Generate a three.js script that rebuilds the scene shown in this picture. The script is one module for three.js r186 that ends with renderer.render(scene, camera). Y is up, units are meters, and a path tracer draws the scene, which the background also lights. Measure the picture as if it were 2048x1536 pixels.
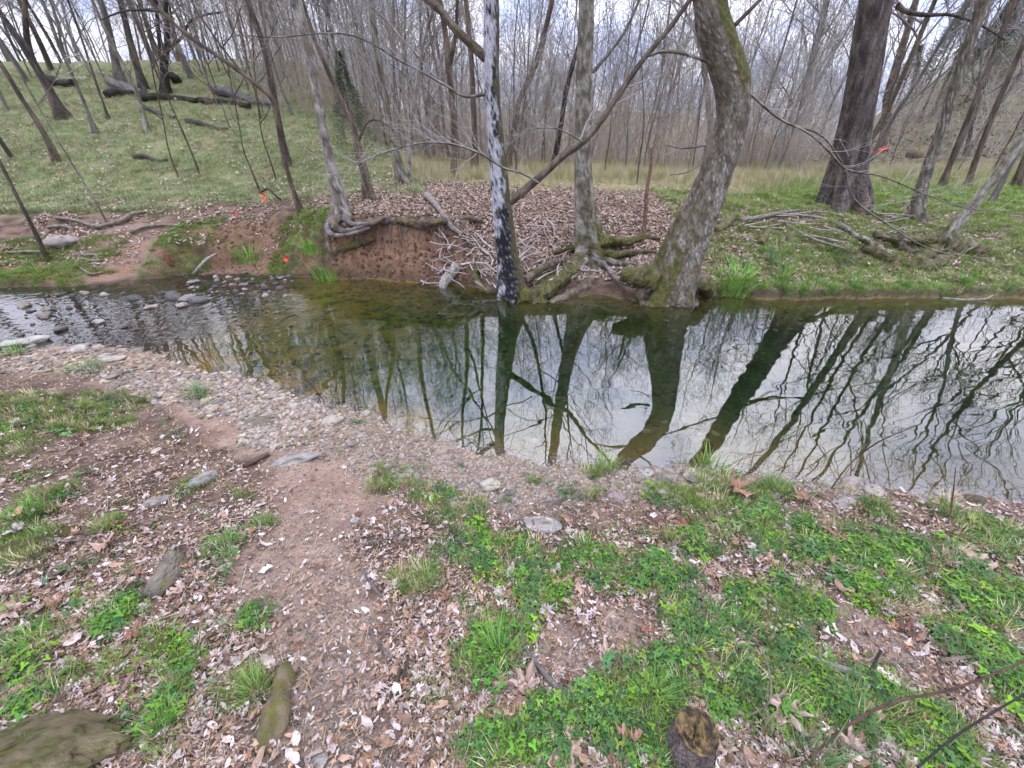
import * as THREE from 'three';
import { createNoise2D, createNoise3D } from 'simplex-noise';

// ---------------------------------------------------------------- camera, sky, sun, exposure
const EYE = 2.0, PITCH = 31.4 * Math.PI / 180, FOCAL = 800;          // eye 2 m above the water; focal length in pixels of a 2048 x 1536 picture
const scene = new THREE.Scene();
const camera = new THREE.PerspectiveCamera(2 * Math.atan(768 / FOCAL) * 180 / Math.PI, 4 / 3, 0.05, 600);
camera.position.set(0, EYE, 0);
camera.rotation.x = -PITCH;
scene.add(camera);
const renderer = new THREE.WebGLRenderer({ antialias: true });
renderer.toneMapping = THREE.LinearToneMapping;
renderer.toneMappingExposure = 1.85;
renderer.shadowMap.enabled = true;
const SUN_DIR = new THREE.Vector3(0.2, 0.56, -0.8).normalize();
const SKY_GAIN = 1.55;

function rngOf(seed) { let a = seed >>> 0; return () => { a = (a + 0x6D2B79F5) | 0; let t = Math.imul(a ^ (a >>> 15), 1 | a); t = (t + Math.imul(t ^ (t >>> 7), 61 | t)) ^ t; return ((t ^ (t >>> 14)) >>> 0) / 4294967296; }; }
const n2 = createNoise2D(rngOf(11)), n3 = createNoise3D(rngOf(12));
const fbm2 = (x, y, o = 4) => { let s = 0, a = 0.5, f = 1; for (let i = 0; i < o; i++) { s += a * n2(x * f + i * 17.3, y * f - i * 9.1); a *= 0.5; f *= 2.03; } return s; };
const fbm3 = (x, y, z, o = 3) => { let s = 0, a = 0.5, f = 1; for (let i = 0; i < o; i++) { s += a * n3(x * f + i * 5.7, y * f, z * f - i * 3.1); a *= 0.5; f *= 2.07; } return s; };
const clamp = (v, a = 0, b = 1) => Math.min(b, Math.max(a, v));
const sstep = (a, b, v) => { const t = clamp((v - a) / (b - a)); return t * t * (3 - 2 * t); };
const mix = (a, b, t) => a + (b - a) * t;
const mixc = (a, b, t) => [mix(a[0], b[0], t), mix(a[1], b[1], t), mix(a[2], b[2], t)];
const vivid = (c) => { const l = 0.3 * c[0] + 0.6 * c[1] + 0.1 * c[2], k = Math.pow(clamp(l / 0.24, 0.2, 2), 0.22); return c.map((v) => clamp((l + (v - l) * 1.28) * k, 0.006, 0.85)); };
const V = (x, y, z) => new THREE.Vector3(x, y, z);

{ // a bright, evenly overcast sky with thin places that show pale blue
  const W = 1024, Hh = 512, d = new Float32Array(W * Hh * 4);
  for (let j = 0; j < Hh; j++) {
    const el = ((j + 0.5) / Hh - 0.5) * Math.PI, y = Math.sin(el), c = Math.cos(el);
    for (let i = 0; i < W; i++) {
      const az = ((i + 0.5) / W - 0.5) * 2 * Math.PI, x = Math.cos(az) * c, z = Math.sin(az) * c;
      const yy = Math.max(y, 0), k = 1.5 / (yy + 0.32), cx = x * k, cz = z * k;
      const cl = sstep(-0.35, 0.5, fbm2(cx * 1.1 + 3.1, cz * 1.1, 5) + 0.12);
      const lum = SKY_GAIN * (0.35 + 0.97 * yy) * mix(0.74, 1.14, cl);
      const ang = Math.acos(clamp(x * SUN_DIR.x + y * SUN_DIR.y + z * SUN_DIR.z, -1, 1)) / 0.5;
      const glow = 1 + 0.55 * Math.exp(-ang * ang);
      const col = mixc([0.70, 0.84, 1.3], [0.93, 0.96, 1.14], cl), at = (j * W + i) * 4;
      for (let q = 0; q < 3; q++) d[at + q] = y < -0.02 ? 0.25 * SKY_GAIN * 0.5 : lum * glow * col[q];
      d[at + 3] = 1;
    }
  }
  const t = new THREE.DataTexture(d, W, Hh, THREE.RGBAFormat, THREE.FloatType);
  t.mapping = THREE.EquirectangularReflectionMapping; t.magFilter = t.minFilter = THREE.LinearFilter; t.needsUpdate = true;
  scene.background = t; scene.environment = t;
}
const sun = new THREE.DirectionalLight(0xffe6c8, 1.2);
sun.position.copy(SUN_DIR).multiplyScalar(60);
sun.castShadow = true; sun.shadow.radius = 290; sun.shadow.mapSize.set(4096, 4096);
Object.assign(sun.shadow.camera, { left: -30, right: 30, top: 30, bottom: -30, near: 1, far: 160 });
scene.add(sun, sun.target);

// ---------------------------------------------------------------- names, things, geometry
const taken = {};
function numbered(name) { const n = taken[name] = (taken[name] ?? -1) + 1; return n ? name + '_' + String(n).padStart(3, '0') : name; }
function tag(o, label, category, group, kind) { Object.assign(o.userData, { label, category }); if (group) o.userData.group = group; if (kind) o.userData.kind = kind; return o; }
function thing(name, label, category, group) { const o = new THREE.Group(); o.name = numbered(name); scene.add(o); return tag(o, label, category, group); }
function part(name, geo, mat, parent) { const m = new THREE.Mesh(geo, mat); m.name = name; m.castShadow = m.receiveShadow = true; parent.add(m); return m; }
function solo(name, geo, mat, label, category, group) { const m = new THREE.Mesh(geo, mat); m.name = numbered(name); m.castShadow = m.receiveShadow = true; scene.add(m); return tag(m, label, category, group); }
function put(o, x, y, z) { o.position.set(x, y, z); return o; }

class GB {
  constructor() { this.p = []; this.n = []; this.u = []; this.c = []; this.i = []; }
  get count() { return this.p.length / 3; }
  vert(x, y, z, nx, ny, nz, u, v, c) { this.p.push(x, y, z); this.n.push(nx, ny, nz); this.u.push(u, v); this.c.push(c[0], c[1], c[2]); }
  geo(normals) {
    const g = new THREE.BufferGeometry();
    g.setAttribute('position', new THREE.Float32BufferAttribute(this.p, 3));
    g.setAttribute('normal', new THREE.Float32BufferAttribute(this.n, 3));
    g.setAttribute('uv', new THREE.Float32BufferAttribute(this.u, 2));
    g.setAttribute('color', new THREE.Float32BufferAttribute(this.c, 3));
    g.setIndex(this.i);
    if (normals) g.computeVertexNormals();
    return g;
  }
}
const WHITE = [1, 1, 1];
// resample a line with radii by Catmull-Rom, one point every STEP metres
function resample(pts, rad, step) {
  const curve = new THREE.CatmullRomCurve3(pts, false, 'centripetal'), L = curve.getLength(), n = Math.max(2, Math.round(L / step));
  const P = [], R = [];
  const segs = pts.length - 1;
  for (let k = 0; k <= n; k++) {
    const u = k / n, t = curve.getUtoTmapping(u);
    P.push(curve.getPoint(t));
    const f = t * segs, a = Math.min(segs - 1, Math.floor(f)), w = f - a;
    R.push(mix(rad[a], rad[a + 1], w * w * (3 - 2 * w) * 0.5 + w * 0.5));
  }
  return [P, R];
}
// a tube with parallel-transported rings. o: color(p, n, s, ang, k), disp(p, n, ang, s) metres, flare(ang, s) factor, wrap: texture repeats round, tile: metres per repeat, cap
function tube(gb, P, R, sides, o = {}) {
  const n = P.length, base = gb.count, T = V(0, 0, 0), N = V(0, 0, 0), B = V(0, 0, 0), q = V(0, 0, 0), nn = V(0, 0, 0);
  const color = o.color, tile = o.tile ?? 0.5;
  let s = 0;
  const T0 = V(0, 0, 0).subVectors(P[1], P[0]).normalize();
  N.set(0, 0, 1); if (Math.abs(T0.z) > 0.9) N.set(1, 0, 0);
  N.addScaledVector(T0, -N.dot(T0)).normalize();
  const wrap = o.wrap ?? Math.max(1, Math.round(2 * Math.PI * R[0] / tile));
  for (let k = 0; k < n; k++) {
    T.subVectors(P[Math.min(k + 1, n - 1)], P[Math.max(k - 1, 0)]).normalize();
    N.addScaledVector(T, -N.dot(T)).normalize(); B.crossVectors(T, N);
    if (k) s += P[k].distanceTo(P[k - 1]);
    for (let j = 0; j <= sides; j++) {
      const a = j / sides * 2 * Math.PI, ca = Math.cos(a), sa = Math.sin(a);
      nn.set(N.x * ca + B.x * sa, N.y * ca + B.y * sa, N.z * ca + B.z * sa);
      let r = R[k];
      if (o.flare) r *= o.flare(j === sides ? 0 : a, s);
      q.copy(P[k]).addScaledVector(nn, r);
      if (o.disp) q.addScaledVector(nn, o.disp(q, nn, a, s, r));
      gb.vert(q.x, q.y, q.z, nn.x, nn.y, nn.z, j / sides * wrap, s / tile, color ? color(q, nn, s, a) : WHITE);
    }
  }
  const w = sides + 1;
  for (let k = 0; k < n - 1; k++) for (let j = 0; j < sides; j++) {
    const a = base + k * w + j, b = a + w;
    gb.i.push(a, a + 1, b, a + 1, b + 1, b);
  }
  if (o.cap) for (const k of o.cap === 'both' ? [0, n - 1] : [n - 1]) {
    const c = gb.count; T.subVectors(P[n - 1], P[0]).normalize(); if (k === 0) T.negate();
    gb.vert(P[k].x, P[k].y, P[k].z, T.x, T.y, T.z, 0, 0, o.capColor ?? (color ? color(P[k], T, s, 0) : WHITE));
    for (let j = 0; j < sides; j++) { const a = base + k * w + j; if (k) gb.i.push(a, a + 1, c); else gb.i.push(a + 1, a, c); }
  }
  return gb;
}
const sidesOf = (r) => r > 0.12 ? 12 : r > 0.05 ? 8 : r > 0.018 ? 5 : r > 0.006 ? 4 : 3;
// closed lump of rock or wood: a subdivided icosahedron pushed by noise
function lump(detail, seed, { sx = 1, sy = 1, sz = 1, rough = 0.25, freq = 1.3, chip = 0, color, fine = 0 } = {}) {
  const g = new THREE.IcosahedronGeometry(1, detail), m = mergeByPlace(g), p = m.attributes.position, c = new Float32Array(p.count * 3);
  const v = V(0, 0, 0), r = rngOf(seed * 31 + 7), planes = [];
  for (let k = 0; k < chip; k++) planes.push([V(r() - 0.5, r() - 0.5, r() - 0.5).normalize(), 0.55 + 0.35 * r()]);
  for (let i = 0; i < p.count; i++) {
    v.fromBufferAttribute(p, i);
    let k = 1 + rough * 1.6 * fbm3(v.x * freq + seed * 3.7, v.y * freq, v.z * freq + seed, 3);
    v.multiplyScalar(k);
    for (const [d, o] of planes) { const e = v.dot(d) - o; if (e > 0) v.addScaledVector(d, -e * 0.9); }
    if (fine) v.multiplyScalar(1 + fine * n3(v.x * 9 + seed, v.y * 9, v.z * 9));
    v.set(v.x * sx, v.y * sy, v.z * sz);
    p.setXYZ(i, v.x, v.y, v.z);
    const cc = color ? color(v, seed) : WHITE; c.set(cc, i * 3);
  }
  m.setAttribute('color', new THREE.BufferAttribute(c, 3));
  m.computeVertexNormals();
  return m;
}
function mergeByPlace(g) { // shared vertices, so that normals come out smooth
  const p = g.attributes.position, key = new Map(), pos = [], idx = [], uv = [];
  for (let i = 0; i < p.count; i++) {
    const k = p.getX(i).toFixed(4) + ',' + p.getY(i).toFixed(4) + ',' + p.getZ(i).toFixed(4);
    let a = key.get(k);
    if (a === undefined) { a = pos.length / 3; key.set(k, a); pos.push(p.getX(i), p.getY(i), p.getZ(i)); uv.push(p.getX(i) * 0.7 + p.getY(i) * 0.35, p.getZ(i) * 0.7 + p.getY(i) * 0.5); }
    idx.push(a);
  }
  const m = new THREE.BufferGeometry();
  m.setAttribute('position', new THREE.Float32BufferAttribute(pos, 3));
  m.setAttribute('uv', new THREE.Float32BufferAttribute(uv, 2));
  m.setIndex(idx);
  return m;
}

// ---------------------------------------------------------------- textures: grain only, around white
function tex(size, f, srgb) { // f(u, v) in 0..1, periodic, returns a number or [r, g, b]
  const d = new Uint8Array(size * size * 4);
  for (let j = 0; j < size; j++) for (let i = 0; i < size; i++) {
    const c = f(i / size, j / size), at = (j * size + i) * 4;
    for (let q = 0; q < 3; q++) d[at + q] = clamp((Array.isArray(c) ? c[q] : c) * 255, 0, 255);
    d[at + 3] = 255;
  }
  const t = new THREE.DataTexture(d, size, size);
  t.wrapS = t.wrapT = THREE.RepeatWrapping; t.magFilter = t.minFilter = THREE.LinearFilter; t.needsUpdate = true;
  if (srgb) t.colorSpace = THREE.SRGBColorSpace;
  return t;
}
const TAU = Math.PI * 2;
// noise that repeats over the unit square: points of a torus in 4-D are costly, so two octave sets are cross-faded
function per(u, v, fx, fy, seed, oct = 3) {
  const a = (x, y) => fbm2(x * fx + seed * 13.7, y * fy + seed * 5.1, oct);
  const wu = sstep(0.75, 1, u), wv = sstep(0.75, 1, v);
  const r0 = mix(a(u, v), a(u - 1, v), wu), r1 = mix(a(u, v - 1), a(u - 1, v - 1), wu);
  return mix(r0, r1, wv);
}
const ridge = (x) => 1 - Math.abs(x) * 2;
const furrowH = (u, v) => clamp(0.55 + 0.55 * ridge(per(u, v, 9, 2.2, 1, 3) + 0.25 * per(u, v, 4, 9, 2, 2)) - 0.35 + 0.22 * per(u, v, 34, 14, 3, 2));
const crackH = (u, v) => clamp(Math.abs(per(u, v, 11, 3.4, 14, 3)) * 5 + 0.1) * clamp(Math.abs(per(u, v, 7, 8, 15, 2)) * 6 + 0.25);
const flakeH = (u, v) => clamp(0.3 + 0.35 * crackH(u, v) + 0.35 * Math.sign(per(u, v, 7, 5, 4, 2)) * Math.pow(Math.abs(per(u, v, 7, 5, 4, 2)), 0.45) * 0.6 + 0.3 * per(u, v, 30, 22, 5, 3));
const BARK_FURROW = tex(512, furrowH), BARK_FURROW_C = tex(512, (u, v) => 0.36 + 0.64 * furrowH(u, v), false);
const BARK_FLAKE = tex(512, flakeH), BARK_FLAKE_C = tex(512, (u, v) => 0.28 + 0.72 * flakeH(u, v) + 0.45 * per(u, v, 50, 34, 12, 2), false);
const grainH = (u, v) => clamp(0.5 + 0.5 * per(u, v, 14, 14, 6, 4) + 0.35 * per(u, v, 70, 70, 7, 2));
const GROUND_H = tex(1024, grainH);
const GROUND_C = tex(1024, (u, v) => { const h = grainH(u, v), s = per(u, v, 120, 120, 8, 2); return [0.70 + 0.24 * h + 0.10 * s, 0.69 + 0.24 * h + 0.09 * s, 0.68 + 0.24 * h + 0.08 * s]; }, false);
const stoneH = (u, v) => clamp(0.5 + 0.5 * per(u, v, 6, 6, 9, 5));
const STONE_C = tex(256, (u, v) => 0.72 + 0.3 * stoneH(u, v), false), STONE_H = tex(256, stoneH);
const std = (o) => new THREE.MeshStandardMaterial({ vertexColors: true, roughness: 0.95, ...o });
const MAT = {
  ground: std({ map: GROUND_C, bumpMap: GROUND_H, bumpScale: 0.012, roughness: 1 }),
  furrow: std({ map: BARK_FURROW_C, bumpMap: BARK_FURROW, bumpScale: 0.03 }),
  flake: std({ map: BARK_FLAKE_C, bumpMap: BARK_FLAKE, bumpScale: 0.012 }),
  twig: std({}), leaf: std({ roughness: 0.85, side: THREE.DoubleSide }), 
  green: new THREE.MeshPhysicalMaterial({ vertexColors: true, roughness: 0.75, side: THREE.DoubleSide }),
  stone: std({ map: STONE_C, bumpMap: STONE_H, bumpScale: 0.01, roughness: 0.9 }),
  wetstone: std({ map: STONE_C, bumpMap: STONE_H, bumpScale: 0.006, roughness: 0.35 }),
  wood: std({ map: BARK_FURROW_C, bumpMap: BARK_FURROW, bumpScale: 0.01 }),
  mossy: std({ map: GROUND_C, bumpMap: GROUND_H, bumpScale: 0.008, roughness: 1 }),
  ribbon: new THREE.MeshStandardMaterial({ color: 0xff3a14, roughness: 0.6, side: THREE.DoubleSide }),
};

// ---------------------------------------------------------------- the lie of the land (x to the right, z towards the viewer, y = 0 at the water)
function poly(pts, x) { if (x <= pts[0][0]) return pts[0][1]; for (let k = 1; k < pts.length; k++) if (x <= pts[k][0]) return mix(pts[k - 1][1], pts[k][1], (x - pts[k - 1][0]) / (pts[k][0] - pts[k - 1][0])); return pts[pts.length - 1][1]; }
const NEAR_SHORE = [[-30, -3.0], [-12, -3.6], [-8, -3.85], [-5.64, -3.94], [-5.16, -4.1], [-4.31, -4.1], [-3.18, -3.55], [-2.34, -3.21], [-1.68, -2.88], [-1.1, -2.7], [-0.65, -2.47], [-0.24, -2.29], [0.2, -2.16], [0.8, -2.11], [1.32, -2.08], [1.8, -1.98], [2.12, -1.96], [2.58, -1.89], [3.26, -1.77], [5, -1.5], [8, -1.1], [14, -0.6], [30, 1]];
const FAR_SHORE = [[-30, -5.4], [-14, -6.0], [-8.12, -6.22], [-7.17, -6.22], [-6.47, -6.58], [-5.9, -6.74], [-5.45, -6.94], [-4.9, -6.95], [-3.63, -6.81], [-2.56, -6.67], [-1.26, -6.42], [-0.65, -6.25], [-0.1, -5.66], [0.54, -5.68], [1.33, -5.86], [1.86, -5.58], [2.53, -5.62], [3.07, -5.86], [3.85, -5.64], [5, -5.7], [6.5, -5.74], [7.56, -5.7], [14, -5.6], [30, -5.0]];
const wob = (x) => 0.05 * n2(x * 2.3, 4.4) + 0.03 * n2(x * 6.1, 9.2);
const zn = (x) => poly(NEAR_SHORE, x) + wob(x), zf = (x) => poly(FAR_SHORE, x) + wob(x + 40);
const BANK = [ // x: [distance behind the far water's edge, height]
  [-14, [[0, 0], [0.2, 0.15], [1, 0.35], [2, 0.72], [3.2, 0.92], [5, 1.1]]],
  [-8, [[0, 0], [0.1, 0.12], [0.7, 0.2], [1.3, 0.48], [1.9, 0.8], [3, 0.98], [5, 1.1]]],
  [-6.7, [[0, 0], [0.4, 0.1], [0.9, 0.33], [1.5, 0.66], [2, 0.82], [3, 1.0], [5, 1.1]]],
  [-5.9, [[0, 0], [0.12, 0.14], [0.45, 0.42], [0.85, 0.62], [1.4, 0.75], [2, 0.9], [3, 1.02], [5, 1.12]]],
  [-5.3, [[0, 0], [0.4, 0.06], [0.5, 0.36], [0.8, 0.58], [1.4, 0.75], [2, 0.9], [3, 1.02], [5, 1.12]]],
  [-4.8, [[0, 0], [0.5, 0.07], [0.7, 0.22], [0.85, 0.46], [1.3, 0.72], [1.9, 0.92], [3, 1.03], [5, 1.12]]],
  [-4.2, [[0, 0], [0.25, 0.1], [0.6, 0.28], [0.95, 0.58], [1.4, 0.83], [2, 1.0], [3, 1.06], [5, 1.14]]],
  [-3.6, [[0, 0], [0.15, 0.18], [0.3, 0.42], [0.5, 0.62], [0.9, 0.83], [1.5, 0.97], [3, 1.08], [5, 1.16]]],
  [-2.9, [[0, 0], [0.06, 0.1], [0.14, 0.36], [0.24, 0.62], [0.36, 0.86], [0.7, 0.98], [1.8, 1.1], [3, 1.16], [5, 1.2]]],
  [-2.4, [[0, 0], [0.05, 0.1], [0.13, 0.34], [0.26, 0.46], [0.32, 0.72], [0.38, 0.94], [0.7, 1.0], [1.8, 1.12], [3, 1.18], [5, 1.22]]],
  [-1.0, [[0, 0], [0.05, 0.1], [0.15, 0.34], [0.3, 0.46], [0.4, 0.72], [0.48, 0.93], [0.8, 1.0], [1.8, 1.12], [3, 1.18], [5, 1.22]]],
  [-0.45, [[0, 0], [0.15, 0.12], [0.6, 0.4], [0.95, 0.66], [1.2, 0.88], [1.9, 1.02], [3.0, 1.15], [5, 1.22]]],
  [0.2, [[0, 0], [0.3, 0.12], [0.8, 0.36], [1.25, 0.62], [1.6, 0.84], [2.2, 1.02], [3.4, 1.15], [5, 1.22]]],
  [1.3, [[0, 0], [0.15, 0.12], [0.7, 0.30], [1.1, 0.48], [1.5, 0.74], [2, 0.94], [3, 1.1], [5, 1.2]]],
  [2.3, [[0, 0], [0.1, 0.1], [0.6, 0.28], [1.1, 0.56], [1.6, 0.82], [2.2, 0.98], [3.2, 1.1], [5, 1.18]]],
  [3.3, [[0, 0], [0.06, 0.13], [0.6, 0.24], [1.3, 0.48], [2, 0.78], [2.6, 0.94], [3.6, 1.06], [5, 1.14]]],
  [5, [[0, 0], [0.05, 0.12], [0.5, 0.19], [1.2, 0.4], [1.9, 0.66], [2.5, 0.88], [3.5, 1.0], [5, 1.08]]],
  [7, [[0, 0], [0.05, 0.1], [0.6, 0.2], [1.2, 0.44], [2, 0.72], [3, 0.9], [4.5, 1.0], [6, 1.06]]],
  [14, [[0, 0], [0.05, 0.1], [0.6, 0.25], [1.5, 0.5], [2.5, 0.8], [4, 0.95], [6, 1.05]]],
];
function bankH(x, d) {
  let k = 1; while (k < BANK.length - 1 && x > BANK[k][0]) k++;
  const a = BANK[k - 1], b = BANK[k], t = sstep(0, 1, (x - a[0]) / (b[0] - a[0]));
  return mix(poly(a[1], d), poly(b[1], d), t);
}
const poolDepth = (x) => poly([[-30, 0.1], [-6, 0.07], [-4.4, 0.06], [-3.2, 0.14], [-2, 0.34], [-0.8, 0.62], [0.6, 0.95], [3, 1.0], [6, 0.85], [14, 0.7]], x);
function nearH(x, d) { // d metres from the water's edge towards the viewer
  const gravel = poly([[0, 0], [0.3, 0.05], [0.9, 0.13], [1.6, 0.26], [2.4, 0.38], [4, 0.5]], d);
  const lip = poly([[0, 0], [0.07, 0.08], [0.3, 0.13], [0.8, 0.2], [1.4, 0.3], [2, 0.38], [4, 0.5]], d);
  const mound = poly([[0, 0], [0.5, 0.05], [1.0, 0.12], [1.25, 0.26], [1.8, 0.33], [2.6, 0.4], [4, 0.5]], d);
  return mix(mix(mound, gravel, sstep(-3.6, -2.4, x)), lip, sstep(-0.1, 1.1, x));
}
function hills(x, z) {
  const r = z < -1 ? x / z : 0; // x / z is positive to the left
  const left = sstep(0.15, 0.42, r) * Math.min(3.9, 0.29 * Math.max(0, -z - 9.2) * sstep(8.8, 12, -z)) * (1 - 0.25 * sstep(24, 40, -z));
  const right = sstep(0.6, 1.0, -r) * Math.min(8, 0.34 * Math.max(0, -z - 18));
  const back = 0.07 * Math.max(0, -z - 30) * (1 - 0.6 * sstep(0.3, 0.7, -r)) * sstep(-0.9, -0.2, -Math.abs(r));
  return left + right + Math.min(back, 11);
}
function baseH(x, z) {
  const a = zn(x), b = zf(x);
  if (z >= a) return nearH(x, z - a) + 0.02 * sstep(0, 0.5, z - a) * fbm2(x * 1.7, z * 1.7, 3) + 0.012 * sstep(0, 0.2, z - a) * n2(x * 9, z * 9);
  if (z <= b) { const d = b - z; return bankH(x, d) + hills(x, z) + sstep(0, 0.4, d) * (0.06 * fbm2(x * 1.3 + 7, z * 1.3, 4) + 0.012 * n2(x * 7, z * 7)) + sstep(3, 12, d) * 0.12 * n2(x * 0.35, z * 0.35); }
  const s = (a - z) / (a - b), w = a - b;
  const near = sstep(0, 1, s * w / mix(0.9, 1.9, sstep(-1, 1, x))), far = sstep(0, 1, (1 - s) * w / mix(0.5, 1.3, sstep(-1, 1, x)));
  return -poolDepth(x) * Math.min(near, far) * (1 + 0.35 * fbm2(x * 0.9 + 2, z * 0.9, 3)) - 0.004 + 0.03 * Math.min(1, s * 6, (1 - s) * 6) * fbm2(x * 4, z * 4, 3);
}
const groundH = baseH;
function normalAt(x, z, e = 0.04) { return V(groundH(x - e, z) - groundH(x + e, z), 2 * e, groundH(x, z - e) - groundH(x, z + e)).normalize(); }

// a picture point: its ray, where the ray meets the ground, and where it meets the upright plane at depth z
function ray(px, py) { const dx = (px - 1024) / FOCAL, dy = (768 - py) / FOCAL, c = Math.cos(PITCH), s = Math.sin(PITCH); return V(dx, dy * c - s, -(dy * s + c)); }
function hit(px, py, lift = 0) {
  const d = ray(px, py); let t = 0.4, dt = 0.03;
  for (; t < 160; t += dt) { dt = 0.03 + t * 0.004; if (EYE + d.y * t < groundH(d.x * t, d.z * t) + lift) break; }
  let a = t - dt, b = t;
  for (let k = 0; k < 14; k++) { const m = (a + b) / 2; if (EYE + d.y * m < groundH(d.x * m, d.z * m) + lift) b = m; else a = m; }
  return V(d.x * b, EYE + d.y * b, d.z * b);
}
function atZ(px, py, z) { const d = ray(px, py), t = z / d.z; return V(d.x * t, EYE + d.y * t, z); }
const metres = (px, py, z) => z / ray(px, py).z / FOCAL;           // metres per picture point there
const onWater = (px, py) => { const d = ray(px, py), t = -EYE / d.y; return V(d.x * t, 0, d.z * t); };

// ---------------------------------------------------------------- what grows and lies where
const blobs = (list) => list.map(([px, py, r]) => { const p = hit(px, py); return [p.x, p.z, r * p.z / ray(px, py).z / FOCAL]; });
const inBlobs = (B, x, z) => { let m = 0; for (const [bx, bz, r] of B) { const d = ((x - bx) ** 2 + (z - bz) ** 2 * 1.4) / (r * r); if (d < 4) m = Math.max(m, Math.exp(-d * d * 0.7)); } return m; };
const WEEDS = blobs([[930, 1085, 60], [1000, 1120, 85], [1085, 1185, 50], [890, 1035, 40], [1240, 1150, 70], [1160, 1110, 50], [1010, 1270, 75], [960, 1320, 60], [1330, 1140, 60], [1400, 1070, 70], [1500, 1045, 60], [1600, 1085, 110], [1720, 1120, 140], [1850, 1130, 110], [1960, 1180, 120], [2010, 1080, 90], [1250, 1400, 90], [1330, 1350, 70], [1450, 1350, 90], [1420, 1300, 70], [1570, 1290, 60], [1620, 1370, 80], [1720, 1400, 100], [1860, 1480, 90], [1110, 1450, 50], [1000, 1490, 60], [1360, 1235, 60], [1500, 1200, 50], [1610, 1210, 70], [1560, 1420, 70], [1950, 1300, 70], [2040, 1250, 80], [1320, 1470, 60], [2040, 1400, 70], [240, 1225, 45], [330, 1300, 40], [80, 1280, 50], [220, 1330, 40], [100, 1390, 50], [380, 1320, 40], [500, 1240, 30], [330, 1450, 35], [215, 1235, 40], [20, 1340, 40], [880, 990, 30], [1480, 1240, 60], [1750, 1200, 60]]);
const GRASSY = blobs([[60, 800, 90], [180, 810, 90], [30, 850, 80], [200, 850, 60], [390, 792, 30], [415, 805, 22], [170, 740, 24], [250, 810, 50], [110, 830, 90], [30, 900, 50], [60, 1030, 40], [100, 990, 40], [215, 1050, 25], [60, 1080, 50], [30, 1120, 50], [690, 915, 25], [760, 940, 30], [800, 960, 35], [850, 985, 40], [900, 1000, 30], [1200, 938, 40], [1260, 940, 20], [1400, 935, 50], [1440, 960, 60], [1560, 980, 40], [1500, 1000, 50], [1400, 1000, 50], [750, 975, 30], [1070, 965, 14], [1890, 1025, 40], [1750, 1020, 40], [1180, 985, 30], [450, 1090, 30], [530, 1050, 20], [490, 995, 22], [400, 970, 35], [830, 1160, 50], [1340, 990, 45], [930, 1020, 40], [350, 1395, 30], [500, 1380, 35], [1980, 1060, 50], [1350, 1080, 30]]);
const TRAIL = [[640, 1600], [645, 1450], [650, 1330], [620, 1200], [590, 1120], [640, 1040], [660, 970], [610, 915], [540, 870], [450, 830], [390, 780]].map(([a, b]) => hit(a, b));
function trailD(x, z) { let m = 9; for (let k = 1; k < TRAIL.length; k++) { const a = TRAIL[k - 1], b = TRAIL[k], ex = b.x - a.x, ez = b.z - a.z, t = clamp(((x - a.x) * ex + (z - a.z) * ez) / (ex * ex + ez * ez)); m = Math.min(m, Math.hypot(x - a.x - ex * t, z - a.z - ez * t)); } return m; }
const BARE = blobs([[1120, 1290, 60], [1170, 1340, 40], [1730, 1255, 70], [1800, 1330, 60], [1250, 1250, 50], [720, 1010, 50], [620, 1130, 60]]);
const gravelW = (x) => poly([[-8, 1.0], [-4.5, 0.72], [-3, 0.62], [-1.4, 0.72], [-0.5, 0.62], [0.3, 0.5], [1, 0.34], [1.8, 0.18], [3, 0.12], [6, 0.1]], x);
function nearMasks(x, z) { // gravel, soil, grass, weeds, litter, all 0..1
  const d = z - zn(x), ns = fbm2(x * 2.2, z * 2.2, 4), nf = n2(x * 11, z * 11);
  const gravel = sstep(1.35, 0.65, (d + 0.16 * ns) / gravelW(x));
  const td = trailD(x, z), trail = sstep(0.33, 0.15, td + 0.10 * ns + 0.03 * nf);
  const bare = clamp(inBlobs(BARE, x, z) * 1.2 + 0.2 * ns);
  const soil = clamp(Math.max(trail, bare) * 1.05);
  const grass = clamp(inBlobs(GRASSY, x, z) * 1.25 + 0.35 * ns + 0.1 * nf - 0.12);
  const weeds = clamp(inBlobs(WEEDS, x, z) * 1.15 + 0.6 * ns + 0.25 * nf - 0.3);
  const litter = clamp((1 - 0.85 * soil) * (1 - gravel * 0.93) * (0.75 + 0.6 * ns));
  return { d, gravel, soil, grass, weeds, litter, ns, nf };
}
const C = {
  soil: [0.235, 0.165, 0.13], soilPale: [0.32, 0.24, 0.195], soilDark: [0.10, 0.07, 0.05], red: [0.31, 0.20, 0.14], redDark: [0.19, 0.11, 0.07],
  gravel: [0.36, 0.275, 0.205], litter: [0.10, 0.068, 0.05], litterPale: [0.22, 0.16, 0.125], grassGround: [0.075, 0.07, 0.036], hillGrass: [0.22, 0.25, 0.13], straw: [0.33, 0.28, 0.17],
  bed: [0.40, 0.275, 0.10], bedGreen: [0.24, 0.25, 0.10], moss: [0.17, 0.165, 0.035], mossDark: [0.08, 0.075, 0.02], mossBright: [0.2, 0.21, 0.035],
};
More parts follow.
